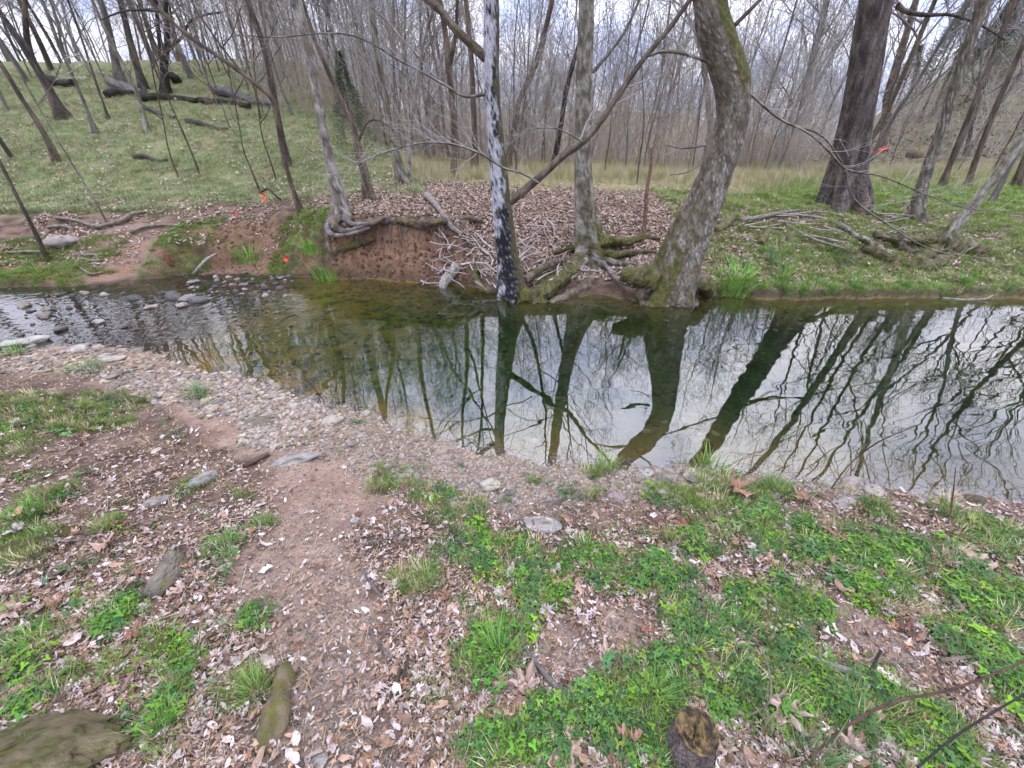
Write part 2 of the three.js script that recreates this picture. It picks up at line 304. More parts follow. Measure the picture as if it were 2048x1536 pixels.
function groundColor(x, z, y, slope) {
  const a = zn(x), b = zf(x), nl = fbm2(x * 0.8 + 5, z * 0.8, 3), zy = z - 1.3 * y, nm = fbm2(x * 3.1, zy * 3.1 + 8, 4), nf = n2(x * 23, zy * 23);
  let c;
  if (z >= a) {
    const m = nearMasks(x, z);
    c = mixc(C.litter, C.litterPale, clamp(0.4 + nm + 0.3 * nf));
    c = mixc(c, C.grassGround, 0.55 * Math.max(m.grass, m.weeds));
    c = mixc(c, mixc(C.soil, C.soilPale, clamp(0.5 + nm * 0.9 + 0.2 * nf)), m.soil);
    c = mixc(c, mixc(C.soil, C.gravel, clamp(0.45 + nm + 0.3 * nf)), m.gravel);
    c = mixc(c, C.soilDark, 0.45 * sstep(0.06, -0.02, m.d));           // soaked earth at the waterline
  } else if (z <= b) {
    const d = b - z;
    const inScar = sstep(-3.25, -2.95, x) * sstep(-0.5, -0.75, x) * sstep(0.44 + 0.1 * nm, 0.36 + 0.1 * nm, d);
    const gully = sstep(-5.7, -5.2, x) * sstep(-3.5, -4.3, x) * sstep(1.5 + 0.5 * nm, 1.0 + 0.5 * nm, d) * clamp(0.75 + nm);
    const pathL = sstep(0.75, 0.35, Math.abs(x + 6.75 + 0.25 * d) + 0.3 * nm) * sstep(2.1, 1.6, d);
    const greenR = sstep(2.9, 3.5, x) * clamp(0.5 + nm * 1.3 + 0.2 * nf + 0.4 * sstep(1.0, 0.2, d) - 0.5 * sstep(1.2, 1.9, d) * sstep(8, 6, x) + 0.5 * sstep(2.6, 3.4, d));
    const hill = sstep(1.7, 2.4, d + 0.5 * nm) * sstep(-1.4, -3.4, x + (z + 8) * -0.25);
    const greenL = sstep(-2.9, -3.4, x) * clamp(0.3 + nm * 1.6 + 0.2 * nf) * sstep(1.5, 0.9, d);
    const earth = sstep(-3.0, -3.5, x) * clamp(0.45 + 1.6 * fbm2(x * 1.6 + 31, zy * 1.6, 3)) * sstep(1.5, 0.8, d);
    const meadow = sstep(2.6, 3.8, d + 0.5 * nm);
    c = mixc(C.litter, C.litterPale, clamp(0.35 + nm + 0.3 * nf));
    c = mixc(c, mixc(C.soil, C.red, 0.5), clamp(0.25 + nm) * 0.7);
    c = mixc(c, mixc(C.straw, C.hillGrass, clamp(0.35 + nl + 0.4 * nm)), meadow * 0.9);
    c = mixc(c, mixc(C.hillGrass, mixc([0.24, 0.185, 0.13], C.straw, 0.4), clamp(0.22 + 1.1 * nm + 0.8 * nl)), hill);
    c = mixc(c, mixc(C.grassGround, C.hillGrass, clamp(0.4 + nm)), Math.max(greenR, greenL) * 0.9);
    c = mixc(c, mixc(C.soil, C.soilPale, 0.4 + nm), pathL);
    c = mixc(c, mixc(C.red, C.redDark, clamp(0.3 + nm)), Math.max(inScar, gully * 0.9, earth * 0.85));
    const woods = sstep(13, 18, -z) * sstep(-0.45, -0.2, -x / z) * (1 - sstep(0.6, 0.8, -x / z));
    c = mixc(c, mixc([0.2, 0.15, 0.125], [0.28, 0.22, 0.17], clamp(0.4 + nm)), woods * 0.9);
    const rh = sstep(0.62, 0.9, -x / z) * sstep(17, 20, -z);
    c = mixc(c, mixc([0.18, 0.14, 0.105], [0.17, 0.2, 0.09], clamp(0.5 + nl + nm)), rh);
    c = mixc(c, C.soilDark, 0.6 * sstep(0.1, 0.03, d));
  } else {
    c = mixc(C.bed, C.bedGreen, clamp(0.35 + nm * 0.9 + nl * 0.8 + 0.25 * nf + 0.35 * sstep(-2, 1, x)));
    c = mixc(c, [0.05, 0.05, 0.035], 0.55 * clamp(nm * 2.2 - 0.25));
    c = mixc(c, mixc([0.17, 0.145, 0.07], [0.26, 0.21, 0.095], clamp(0.5 + nm)), 0.75 * sstep(-0.8, 0.6, x));
    c = mixc(c, [0.075, 0.07, 0.07], 0.85 * sstep(-3.0, -4.2, x));
  }
  return c;
}
function axis(stops) { // [[from, step], ..., [to]]
  const out = [stops[0][0]];
  for (let k = 0; k < stops.length - 1; k++) { const [a, s0] = stops[k], b = stops[k + 1][0], s1 = stops[k + 1][1] ?? s0; let v = a; while (v < b - 1e-6) { const t = (v - a) / (b - a); v = Math.min(b, v + mix(s0, s1, t)); out.push(v); } }
  return out;
}
{
  const X = axis([[-140, 12], [-40, 2.5], [-14, 0.14], [-6, 0.04], [-2.6, 0.018], [2.6, 0.018], [5, 0.04], [12, 0.14], [40, 2.5], [140, 12]]);
  const Zs = axis([[-160, 12], [-40, 1.2], [-14, 0.22], [-8.8, 0.05], [-7.15, 0.011], [-6.3, 0.011], [-6.2, 0.022], [-5.4, 0.022], [-4.8, 0.05], [-2.6, 0.03], [-2.0, 0.012], [-0.2, 0.012], [1.5, 0.08], [30, 6], [60, 12]]);
  const nx = X.length, nz = Zs.length, pos = new Float32Array(nx * nz * 3), col = new Float32Array(nx * nz * 3), uv = new Float32Array(nx * nz * 2), idx = new Uint32Array((nx - 1) * (nz - 1) * 6);
  console.log('ground', nx, nz);
  for (let j = 0; j < nz; j++) for (let i = 0; i < nx; i++) {
    const x = X[i], z = Zs[j], at = j * nx + i;
    let y = groundH(x, z);
    if (z < zf(x)) { const zy = z - 1.6 * y, e = sstep(0.02, 0.2, zf(x) - z); y += e * (0.009 * n2(x * 17, zy * 17) + 0.05 * fbm2(x * 4, zy * 4, 4) * sstep(7.6, 6.6, -z)); }
    else if (z > zn(x)) y += 0.004 * n2(x * 40, z * 40) + 0.003 * n2(x * 90, z * 90);
    pos.set([x, y, z], at * 3); uv.set([x / 1.3, (z - 1.1 * y) / 1.3], at * 2); col.set(vivid(groundColor(x, z, y)), at * 3);
  }
  let q = 0;
  for (let j = 0; j < nz - 1; j++) for (let i = 0; i < nx - 1; i++) { const a = j * nx + i, b = a + nx; idx[q++] = a; idx[q++] = b; idx[q++] = a + 1; idx[q++] = a + 1; idx[q++] = b; idx[q++] = b + 1; }
  const g = new THREE.BufferGeometry();
  g.setAttribute('position', new THREE.BufferAttribute(pos, 3)); g.setAttribute('color', new THREE.BufferAttribute(col, 3)); g.setAttribute('uv', new THREE.BufferAttribute(uv, 2)); g.setIndex(new THREE.BufferAttribute(idx, 1));
  g.computeVertexNormals();
  const m = part('ground', g, MAT.ground, scene);
  tag(m, 'creek banks of soil, gravel and leaf litter with the hillside beyond', 'ground', undefined, 'structure');
}
{ // the creek: one closed body of water, calm pool to the right and a rippled riffle to the left
  const X = axis([[-16, 0.3], [-9, 0.03], [-6, 0.02], [8, 0.025], [16, 0.5]]), Zs = axis([[-8, 0.1], [-7, 0.02], [-1.6, 0.02], [-0.4, 0.2]]);
  const nx = X.length, nz = Zs.length, pos = [], idx = [];
  const edge = [[-7.2, -4.0], [-6.4, -3.6], [-6.0, -3.1], [-5.4, -2.3], [-4.9, -2.5], [-4.6, -3.0], [-4.3, -3.7], [-4.0, -4.4], [-3.0, -5]];
  for (let j = 0; j < nz; j++) for (let i = 0; i < nx; i++) {
    const x = X[i], z = Zs[j], rif = sstep(0.35, -0.45, x - poly(edge, z) + 0.15 * n2(x * 2, z * 2));
    const wind = (0.35 + 0.2 * sstep(0.8, 3.5, x) + 0.35 * sstep(-0.6, -2.5, x)) * (0.55 + 0.75 * sstep(-0.3, 0.4, n2(x * 0.6, z * 1.1)));
    const calm = 0.0008 * wind * n2(x * 1.7, z * 3.4) + 0.00011 * wind * n2(x * 5 + 3, z * 9) * (1 + n2(x * 0.9, z * 1.3)) + 0.00003 * wind * n2(x * 17 + 3, z * 22);
    const rap = 0.0008 * n2(x * 5 + z * 2, z * 8) + 0.0008 * n2(x * 13, z * 19 + 5) + 0.0008 * n2(x * 26, z * 30);
    pos.push(x, calm + rif * rap, z);
  }
  for (let j = 0; j < nz - 1; j++) for (let i = 0; i < nx - 1; i++) { const a = j * nx + i, b = a + nx; idx.push(a, b, a + 1, a + 1, b, b + 1); }
  const ring = []; // walls and floor, all below ground
  for (let i = 0; i < nx; i++) ring.push(i);
  for (let j = 1; j < nz; j++) ring.push(j * nx + nx - 1);
  for (let i = nx - 2; i >= 0; i--) ring.push((nz - 1) * nx + i);
  for (let j = nz - 2; j > 0; j--) ring.push(j * nx);
  const low = pos.length / 3;
  for (const k of ring) pos.push(pos[k * 3], -3, pos[k * 3 + 2]);
  const mid = pos.length / 3; pos.push(0, -3, -4);
  ring.forEach((k, n) => { const k2 = ring[(n + 1) % ring.length], l = low + n, l2 = low + (n + 1) % ring.length; idx.push(k, k2, l, k2, l2, l, l, l2, mid); });
  const g = new THREE.BufferGeometry(); g.setAttribute('position', new THREE.Float32BufferAttribute(pos, 3)); g.setIndex(idx); g.computeVertexNormals();
  const water = new THREE.MeshPhysicalMaterial({ color: 0xffffff, roughness: 0.0, transmission: 1, thickness: 1, ior: 1.8, attenuationColor: new THREE.Color().setRGB(0.34, 0.6, 0.5), attenuationDistance: 1.2 });
  const m = part('water', g, water, scene);
  tag(m, 'shallow green creek with a calm pool and a stony riffle', 'creek', undefined, 'structure');
}

// ---------------------------------------------------------------- trees
// bark colours by kind; moss and lichen are patches with ragged edges
const BARKS = {
  sycamore: (p, n, o) => { const f = fbm3(p.x * 7, p.y * 4, p.z * 7, 3), g = n3(p.x * 31, p.y * 24, p.z * 31); let c = mixc([0.14, 0.112, 0.08], [0.33, 0.285, 0.225], clamp(0.45 + f * 0.9 + g * 0.5)); return mixc(c, [0.47, 0.45, 0.40], clamp((fbm3(p.x * 30 + 9, p.y * 20, p.z * 30, 2) + 0.5 * fbm3(p.x * 3, p.y * 2, p.z * 3 + 4, 2)) * 4 - 0.9)); },
  charred: (p, n, o) => { const f = fbm3(p.x * 9, p.y * 5, p.z * 9, 3), g = n3(p.x * 42, p.y * 13, p.z * 42); let c = mixc([0.52, 0.5, 0.52], [0.76, 0.74, 0.76], clamp(0.5 + f)); c = mixc(c, [0.05, 0.045, 0.045], clamp((g * 0.8 + 1.9 * fbm3(p.x * 15, p.y * 5, p.z * 15 + 4, 3)) * 2.4 - 0.75)); const burn = clamp((fbm3(p.x * 4 + 2, p.y * 2.2, p.z * 4, 3) * 1.3 + sstep(1.5, 0.6, p.y) * 1.25 + 0.5 * n.x - 0.38) * 5) * (n.x < 0.62 ? 1 : 0.25); c = mixc(c, [0.022, 0.02, 0.022], burn * clamp(1.3 + g)); return mixc(c, mixc([0.17, 0.15, 0.12], [0.14, 0.12, 0.05], clamp(0.5 + f)), clamp((n.x - 0.35 + f * 0.8) * 4)); },
  lichen: (p, n, o) => { const f = fbm3(p.x * 8, p.y * 5, p.z * 8, 3), g = n3(p.x * 33, p.y * 27, p.z * 33); return mixc(mixc([0.20, 0.165, 0.12], [0.46, 0.435, 0.365], clamp(0.5 + f * 1.6)), [0.1, 0.085, 0.06], clamp(g * 1.2 - 0.35)); },
  dark: (p, n, o) => { const f = fbm3(p.x * 9, p.y * 2, p.z * 9, 3); return mixc(mixc([0.09, 0.075, 0.068], [0.24, 0.2, 0.175], clamp(0.45 + f * 1.3)), [0.32, 0.255, 0.2], clamp(fbm3(p.x * 2.2 + 4, p.y * 0.5, p.z * 2.2, 2) * 3 - 0.5)); },
  brown: (p, n, o) => { const f = fbm3(p.x * 6, p.y * 2, p.z * 6, 3); return mixc([0.13, 0.098, 0.074], [0.31, 0.25, 0.195], clamp(0.5 + f * 1.4)); },
  grey: (p, n, o) => { const f = fbm3(p.x * 6, p.y * 3, p.z * 6, 3); return mixc([0.20, 0.175, 0.15], [0.37, 0.345, 0.315], clamp(0.5 + f * 1.4)); },
  black: (p, n, o) => { const f = fbm3(p.x * 5, p.y * 2, p.z * 5, 2); return mixc([0.045, 0.04, 0.038], [0.10, 0.088, 0.08], clamp(0.5 + f * 1.4)); },
  pale: (p, n, o) => { const f = fbm3(p.x * 7, p.y * 3.4, p.z * 7, 3); return mixc(mixc([0.26, 0.22, 0.175], [0.54, 0.50, 0.44], clamp(0.5 + f * 1.5)), [0.12, 0.1, 0.085], clamp((n3(p.x * 34, p.y * 11, p.z * 34) + fbm3(p.x * 4, p.y * 3, p.z * 4 + 7, 2)) * 1.8 - 0.8)); },
};
function barkFn(kind, mossiness, baseY, mossTop = 0.5, side) {
  const f = BARKS[kind];
  return (p, n, s) => {
    let c = vivid(f(p, n));
    const h = p.y - baseY, m = mossiness + sstep(mossTop, 0.0, h) * 0.75 + (side ? side(p, n, h) : 0) + 1.5 * fbm3(p.x * 5 + 7, p.y * 4, p.z * 5, 3) + 0.3 * n3(p.x * 26, p.y * 26, p.z * 26) - 0.55;
    return mixc(c, mixc(C.mossDark, C.moss, clamp(0.55 + 0.9 * n3(p.x * 18, p.y * 18, p.z * 18))), clamp(m * 2.6));
  };
}
// grow a limb and what springs from it: fills out[level] with { P, R }
function grow(out, p, dir, len, r0, lvl, o, rnd) {
  const n = lvl === 0 ? 8 : lvl === 1 ? 6 : lvl === 2 ? 4 : 3, P = [p.clone()], R = [r0], d = dir.clone().normalize(), q = p.clone();
  const tip = lvl >= o.levels ? 0.3 : 0.42;
  for (let k = 1; k <= n; k++) {
    d.x += (rnd() - 0.5) * o.bend; d.y += (rnd() - 0.5) * o.bend + o.up * (lvl === 0 ? 1 : 0.6); d.z += (rnd() - 0.5) * o.bend; d.normalize();
    q.addScaledVector(d, len / n); P.push(q.clone()); R.push(Math.max(o.min, r0 * mix(1, tip, k / n)));
  }
  (out[lvl] ??= []).push({ P, R });
  if (lvl >= o.levels) return;
  const kids = o.kids[lvl] + Math.floor(rnd() * 2);
  for (let k = 0; k < kids; k++) {
    const t = 0.22 + 0.78 * (k + rnd() * 0.9) / kids, at = Math.min(n - 1, Math.floor(t * n)), w = t * n - at, c = P[at].clone().lerp(P[Math.min(n, at + 1)], clamp(w));
    const ax = P[Math.min(n, at + 1)].clone().sub(P[at]).normalize(), side = V(rnd() - 0.5, rnd() - 0.5, rnd() - 0.5).cross(ax).normalize(), sp = 0.45 + rnd() * 0.55;
    const cd = ax.multiplyScalar(Math.cos(sp)).addScaledVector(side, Math.sin(sp)); cd.y += o.rise;
    grow(out, c, cd, len * (0.42 + 0.3 * rnd()) * (1.1 - 0.4 * t), Math.max(o.min, R[at] * (0.5 + 0.15 * rnd())), lvl + 1, o, rnd);
  }
}
function tubes(list, color, tile = 0.4) { const gb = new GB(); for (const { P, R } of list) tube(gb, P, R, sidesOf(R[0]), { color, tile, wrap: 1 }); return gb.geo(); }
const rootMap = (name) => name;
// a round trunk looks wider towards the sides of a wide-angle picture
const slim = (px) => 0.69 / Math.sqrt(1 + ((px - 1024) / FOCAL) ** 2);
// a tree whose trunk follows picture points [px, py, width in picture points], standing at the first one
function heroTree(o) {
  const rnd = rngOf(o.seed ?? 5), g = thing(o.name ?? 'tree', o.label, o.category ?? 'tree', o.group);
  const foot = o.z ? atZ(o.line[0][0], o.line[0][1], o.z) : hit(o.line[0][0], o.line[0][1]), z0 = foot.z, lean = o.lean ?? 0;
  const pts = [], rad = [];
  const gy = groundH(foot.x, z0);
  o.line.forEach(([px, py, w], k) => { const zz = z0 + lean * k; const p = k ? atZ(px, py, zz) : foot.clone(); pts.push(p); rad.push(slim(px) * w * metres(px, py, zz) / 2); });
  pts.unshift(V(pts[0].x - (pts[1].x - pts[0].x) * 0.3, Math.min(gy, pts[0].y) - 0.35, z0)); rad.unshift(rad[0] * 1.05);
  // the part above the picture
  const top = pts[pts.length - 1], d = top.clone().sub(pts[pts.length - 2]).normalize(), r0 = rad[rad.length - 1], H = o.height ?? 12;
  const q = top.clone(); let left = H - (top.y - gy); const n = Math.max(3, Math.round(left / 1.3));
  for (let k = 1; k <= n && left > 0; k++) { d.x += (rnd() - 0.5) * 0.22; d.z += (rnd() - 0.5) * 0.22; d.y += 0.12; d.normalize(); q.addScaledVector(d, left / n); pts.push(q.clone()); rad.push(Math.max(0.012, r0 * Math.pow(1 - k / n * 0.93, 0.8))); }
  const step = o.step ?? 0.06, [P, R] = resample(pts, rad, step), gb = new GB(), col = o.color ?? barkFn(o.bark ?? 'brown', o.moss ?? 0, gy, o.mossTop ?? 0.5, o.mossSide);
  const lobes = o.lobes ?? 5, ph = rnd() * 6, fl = (o.flare ?? 0.5) * 1.5, sh = rad[0] * 2.4;
  const ds = o.rough ?? 0.03;
  tube(gb, P, R, o.sides ?? 20, { color: col, tile: o.tile ?? 0.45, flare: (a, s) => 1 + fl * Math.exp(-Math.max(0, s - 0.3) / sh) * (0.6 + 0.7 * Math.cos(a * lobes + ph) + 0.4 * Math.cos(a * 2 + ph * 2)), disp: (p, nn, a, s, r) => r * (ds * 2.2 * fbm3(p.x * 3, p.y * 1.5, p.z * 3, 3) + (o.furrowed ? 0.045 * ridge(fbm3(p.x * 9, p.y * 0.9, p.z * 9, 3)) : ds * n3(p.x * 16, p.y * 6, p.z * 16))), cap: true });
  const mat = o.mat ?? MAT.furrow;
  part('trunk', gb.geo(true), mat, g);
  for (const l of o.limbs ?? []) { // limbs traced from the picture
    const lp = l.line.map(([px, py], k) => atZ(px, py, z0 + (l.z0 ?? 0) + (l.dz ?? 0) * k)), lr = l.line.map(([px, py, w], k) => 0.66 * w * metres(px, py, z0) / 2);
    if (l.far) { const e = lp[lp.length - 1], dd = e.clone().sub(lp[lp.length - 2]).normalize(), f = l.far; for (let k = 1; k <= 4; k++) { dd.x += (rnd() - 0.5) * 0.2; dd.y += 0.05; dd.z += (rnd() - 0.5) * 0.3; dd.normalize(); lp.push(lp[lp.length - 1].clone().addScaledVector(dd, f / 4)); lr.push(lr[lr.length - 1] * 0.72); } }
    const [lP, lR] = resample(lp, lr, 0.05), lg = new GB(), lc = l.color ?? barkFn(l.bark ?? o.bark ?? 'brown', l.moss ?? -0.3, -5, 0.1);
    tube(lg, lP, lR, sidesOf(lR[0] * 1.5), { color: lc, disp: (p, nn, a, s, r) => r * 0.22 * fbm3(p.x * 9, p.y * 9, p.z * 9, 2), wrap: 1, tile: 0.3 });
    const lm = part(l.part ?? 'limb', lg.geo(true), l.mat ?? mat, g);
    if (l.twigs) {
      const out = [], L = lP.length;
      for (let k = 0; k < l.twigs; k++) { const t = (l.from ?? 0.25) + (1 - (l.from ?? 0.25)) * (k + rnd()) / l.twigs, at = Math.min(L - 2, Math.floor(t * L)), ax = lP[at + 1].clone().sub(lP[at]).normalize(), side = V(rnd() - 0.5, (rnd() - 0.4), rnd() - 0.5).normalize(); const dd = ax.multiplyScalar(0.7).addScaledVector(side, 0.8); grow(out, lP[at], dd, (l.twigLen ?? 0.6) * (0.5 + rnd()), Math.max(0.0018, lR[at] * 0.3), 2, { levels: 3, bend: 0.5, up: 0.02, rise: 0.02, kids: [3, 3, 3, 3], min: 0.0014 }, rnd); }
      const tw = part('twigs', tubes(out.flat().filter(Boolean), l.twigColor ? () => l.twigColor : lc), MAT.twig, lm); tw.userData.kind = 'stuff';
    }
  }
  // the crown
  const nl = o.crown ?? 8, fine = [];
  for (let k = 0; k < nl; k++) {
    const hh = mix(o.crownFrom ?? 0.4, 0.97, (k + rnd() * 0.8) / nl), at = Math.min(P.length - 2, Math.floor(hh * P.length)), a = rnd() * TAU, out = [];
    const dir = V(Math.cos(a), 0.55 + rnd() * 0.6, Math.sin(a)), r = clamp(R[at] * (0.45 + 0.2 * rnd()), 0.012, 0.12);
    grow(out, P[at], dir, Math.min(o.reach ?? 4, 0.6 + (1.05 - hh) * H * 0.55), r, 0, { levels: 3, bend: 0.34, up: 0.06, rise: 0.12, kids: o.kids ?? [5, 4, 3], min: 0.004 }, rnd);
    part('limb', tubes(out[0], col), mat, g);
    fine.push(...out.slice(1).flat().filter(Boolean));
  }
  if (fine.length) part('twigs', tubes(fine, o.twigColor ? () => o.twigColor : col), MAT.twig, g).userData.kind = 'stuff';
  for (const r of o.roots ?? []) { // roots over the ground: [px, py, width] at the depth of the foot, or given with their own z
    const rp = r.line.map(([px, py, w, dz]) => atZ(px, py, z0 + (dz ?? 0))), rr = r.line.map(([px, py, w, dz]) => w * metres(px, py, z0 + (dz ?? 0)) / 2);
    const [a, b] = resample(rp, rr, 0.03), rg = new GB();
    tube(rg, a, b, 14, { color: barkFn(r.bark ?? 'brown', (r.moss ?? 0.6) + (r.moss > 0.1 ? 0.35 : 0), -5, 0.1), disp: (p, nn, q2, s, rad2) => rad2 * (0.6 * fbm3(p.x * 6, p.y * 6, p.z * 6, 3) + 0.22 * n3(p.x * 30, p.y * 30, p.z * 30)), tile: 0.3, wrap: 1, cap: 'both' });
    part('root', rg.geo(true), r.mat ?? MAT.flake, g);
  }
  return { g, P, R, z0, gy };
}
const charTwig = [0.36, 0.325, 0.29];
heroTree({ name: 'burnt_tree', label: 'white-barked tree with a charred black base standing in the water\'s edge', bark: 'charred', mat: MAT.flake, seed: 21, z: -5.72, height: 14, sides: 48, step: 0.03, rough: 0.035, mossTop: 0.05, moss: -0.45, flare: 0.35,
  mossSide: (p, n, h) => 1.1 * sstep(3.05, 3.35, h) * sstep(3.95, 3.5, h) + (n.x > 0.3 ? 0.35 : 0),
  line: [[1032, 608, 74], [1024, 560, 62], [1015, 500, 55], [1006, 430, 56], [999, 360, 52], [992, 290, 48], [986, 210, 44], [982, 140, 44], [983, 70, 46], [982, 0, 46]], crownFrom: 0.45, crown: 9, reach: 4,
  limbs: [
    { line: [[985, 128, 34], [968, 112, 28], [940, 86, 25], [905, 52, 24], [880, 20, 22], [852, -4, 20]], moss: 0.3, bark: 'brown', far: 2.6, twigs: 5, from: 0.5 },
    { line: [[1018, 402, 30], [1040, 388, 24], [1090, 345, 22], [1130, 308, 22], [1165, 284, 21], [1200, 245, 19], [1240, 185, 18], [1290, 115, 15], [1340, 55, 14], [1380, 0, 13]], bark: 'brown', moss: -0.25, far: 2, twigs: 10, twigColor: charTwig, from: 0.2, twigLen: 0.5 },
    { line: [[1288, 114, 10], [1330, 103, 9], [1400, 118, 9], [1460, 150, 9], [1508, 195, 8], [1560, 238, 7.5], [1620, 268, 7], [1660, 305, 6.5], [1692, 338, 6], [1760, 352, 4.5], [1850, 388, 3.6], [1940, 418, 3], [2030, 424, 2.4]], bark: 'lichen', moss: -0.3, twigs: 22, twigColor: charTwig, from: 0.3, twigLen: 0.5, dz: 0.03 },
    { line: [[1692, 338, 5.5], [1700, 385, 5], [1730, 418, 4.6], [1775, 448, 4.2], [1830, 484, 3.8], [1880, 504, 3.4], [1985, 518, 2.4]], bark: 'pale', moss: -0.4, twigs: 16, twigColor: charTwig, from: 0.2, twigLen: 0.42, z0: 0.26, dz: 0.03 },
    { line: [[1590, 250, 4.5], [1640, 270, 4.5], [1668, 300, 4], [1690, 338, 3.5], [1700, 380, 3]], bark: 'lichen', moss: -0.4, twigs: 6, twigColor: charTwig, twigLen: 0.35, z0: 0.15 },
    { line: [[972, 188, 10], [930, 193, 8.5], [890, 170, 7.5], [840, 142, 6.5], [790, 116, 5.5], [740, 85, 5], [700, 70, 4.5], [640, 67, 4], [560, 74, 3.5], [470, 70, 3]], bark: 'pale', moss: -0.4, twigs: 9, twigColor: charTwig, twigLen: 0.55, dz: 0.03 },
    { line: [[878, 164, 6.5], [850, 130, 5.5], [815, 90, 5], [780, 50, 4.5], [740, 10, 4]], bark: 'pale', moss: -0.4, twigs: 5, twigColor: charTwig, far: 0.8 },
    { line: [[1078, 366, 5], [1045, 347, 6], [1010, 337, 6.5], [970, 312, 7], [930, 295, 6.5], [880, 285, 5.5], [830, 288, 4.5], [780, 302, 3.6], [735, 318, 2.6]], bark: 'pale', moss: -0.6, twigs: 26, from: 0.3, twigColor: [0.42, 0.385, 0.355], twigLen: 0.45, z0: 0.3, dz: 0.02 },
    { line: [[1165, 284, 6], [1130, 263, 5], [1090, 255, 4], [1050, 265, 3], [1010, 300, 2.4]], bark: 'pale', moss: -0.6, twigs: 10, twigColor: charTwig, twigLen: 0.35, z0: 0.15 },
  ],
  roots: [
    { line: [[1040, 596, 40, 0.05], [1070, 592, 34, 0.1], [1100, 575, 30, 0], [1130, 552, 26, -0.3], [1160, 530, 24, -0.7], [1180, 508, 22, -1.1]], moss: 0.75 },
    { line: [[1000, 606, 14, 0.05], [970, 610, 11, 0.1], [945, 612, 9, 0.1]], bark: 'pale', moss: -0.2 },
    { line: [[1000, 585, 18, -0.1], [965, 575, 17, -0.3], [950, 555, 14, -0.5], [955, 530, 10, -0.7]], moss: 0.6 },
    { line: [[1060, 600, 26, 0.1], [1085, 606, 22, 0.15], [1100, 612, 18, 0.1]], moss: 0.5 },
    { line: [[1050, 560, 16, -0.1], [1080, 540, 15, -0.3], [1110, 525, 12, -0.5], [1150, 515, 10, -0.9]], bark: 'brown', moss: 0.15 },
  ] });
heroTree({ name: 'mossy_tree', label: 'straight grey lichen-covered tree with mossy spreading roots beside the burnt tree', bark: 'lichen', mat: MAT.flake, seed: 22, z: -6.75, height: 16, sides: 40, step: 0.035, mossTop: 0.9, moss: -0.15, flare: 0.55,
  mossSide: (p, n) => (n.x > 0.25 ? 0.32 : -0.1),
  line: [[1182, 505, 74], [1176, 470, 60], [1170, 420, 52], [1166, 350, 48], [1166, 250, 46], [1168, 150, 47], [1172, 60, 46], [1173, 0, 46]], crownFrom: 0.32, crown: 10,
  limbs: [{ line: [[1185, 145, 12], [1215, 110, 10], [1245, 70, 9], [1270, 20, 8], [1280, -10, 7]], bark: 'grey', far: 2, twigs: 5 }],
  roots: [
    { line: [[1190, 490, 32, 0.05], [1220, 482, 22, 0.1], [1255, 484, 15, 0.05], [1290, 474, 11, 0.0], [1320, 478, 4, -0.02]], moss: 0.8 },
    { line: [[1192, 505, 24, 0.1], [1228, 510, 16, 0.22], [1280, 504, 10, 0.28], [1325, 508, 4, 0.28]], moss: 0.7 },
    { line: [[1168, 510, 30, 0.1], [1140, 530, 22, 0.35], [1105, 552, 20, 0.6], [1075, 575, 18, 0.85]], moss: 0.65 },
    { line: [[1178, 520, 24, 0.15], [1186, 545, 19, 0.4], [1172, 570, 17, 0.75], [1130, 592, 17, 1.0], [1098, 608, 14, 1.2]], bark: 'brown', moss: 0.05 },
    { line: [[1185, 515, 16, 0.15], [1215, 535, 10, 0.5], [1235, 560, 7, 0.9], [1270, 575, 5, 1.0]], bark: 'grey', moss: -0.25 },
    { line: [[1172, 515, 14, 0.2], [1160, 540, 9, 0.5], [1140, 560, 7, 0.8]], bark: 'lichen', moss: 0.1 },
    { line: [[1195, 515, 14, 0.2], [1250, 528, 9, 0.4], [1310, 520, 7, 0.4]], bark: 'lichen', moss: 0.2 },
    { line: [[1165, 500, 16, 0.05], [1140, 495, 12, 0.05], [1110, 505, 8, 0.2]], moss: 0.5 },
  ] });
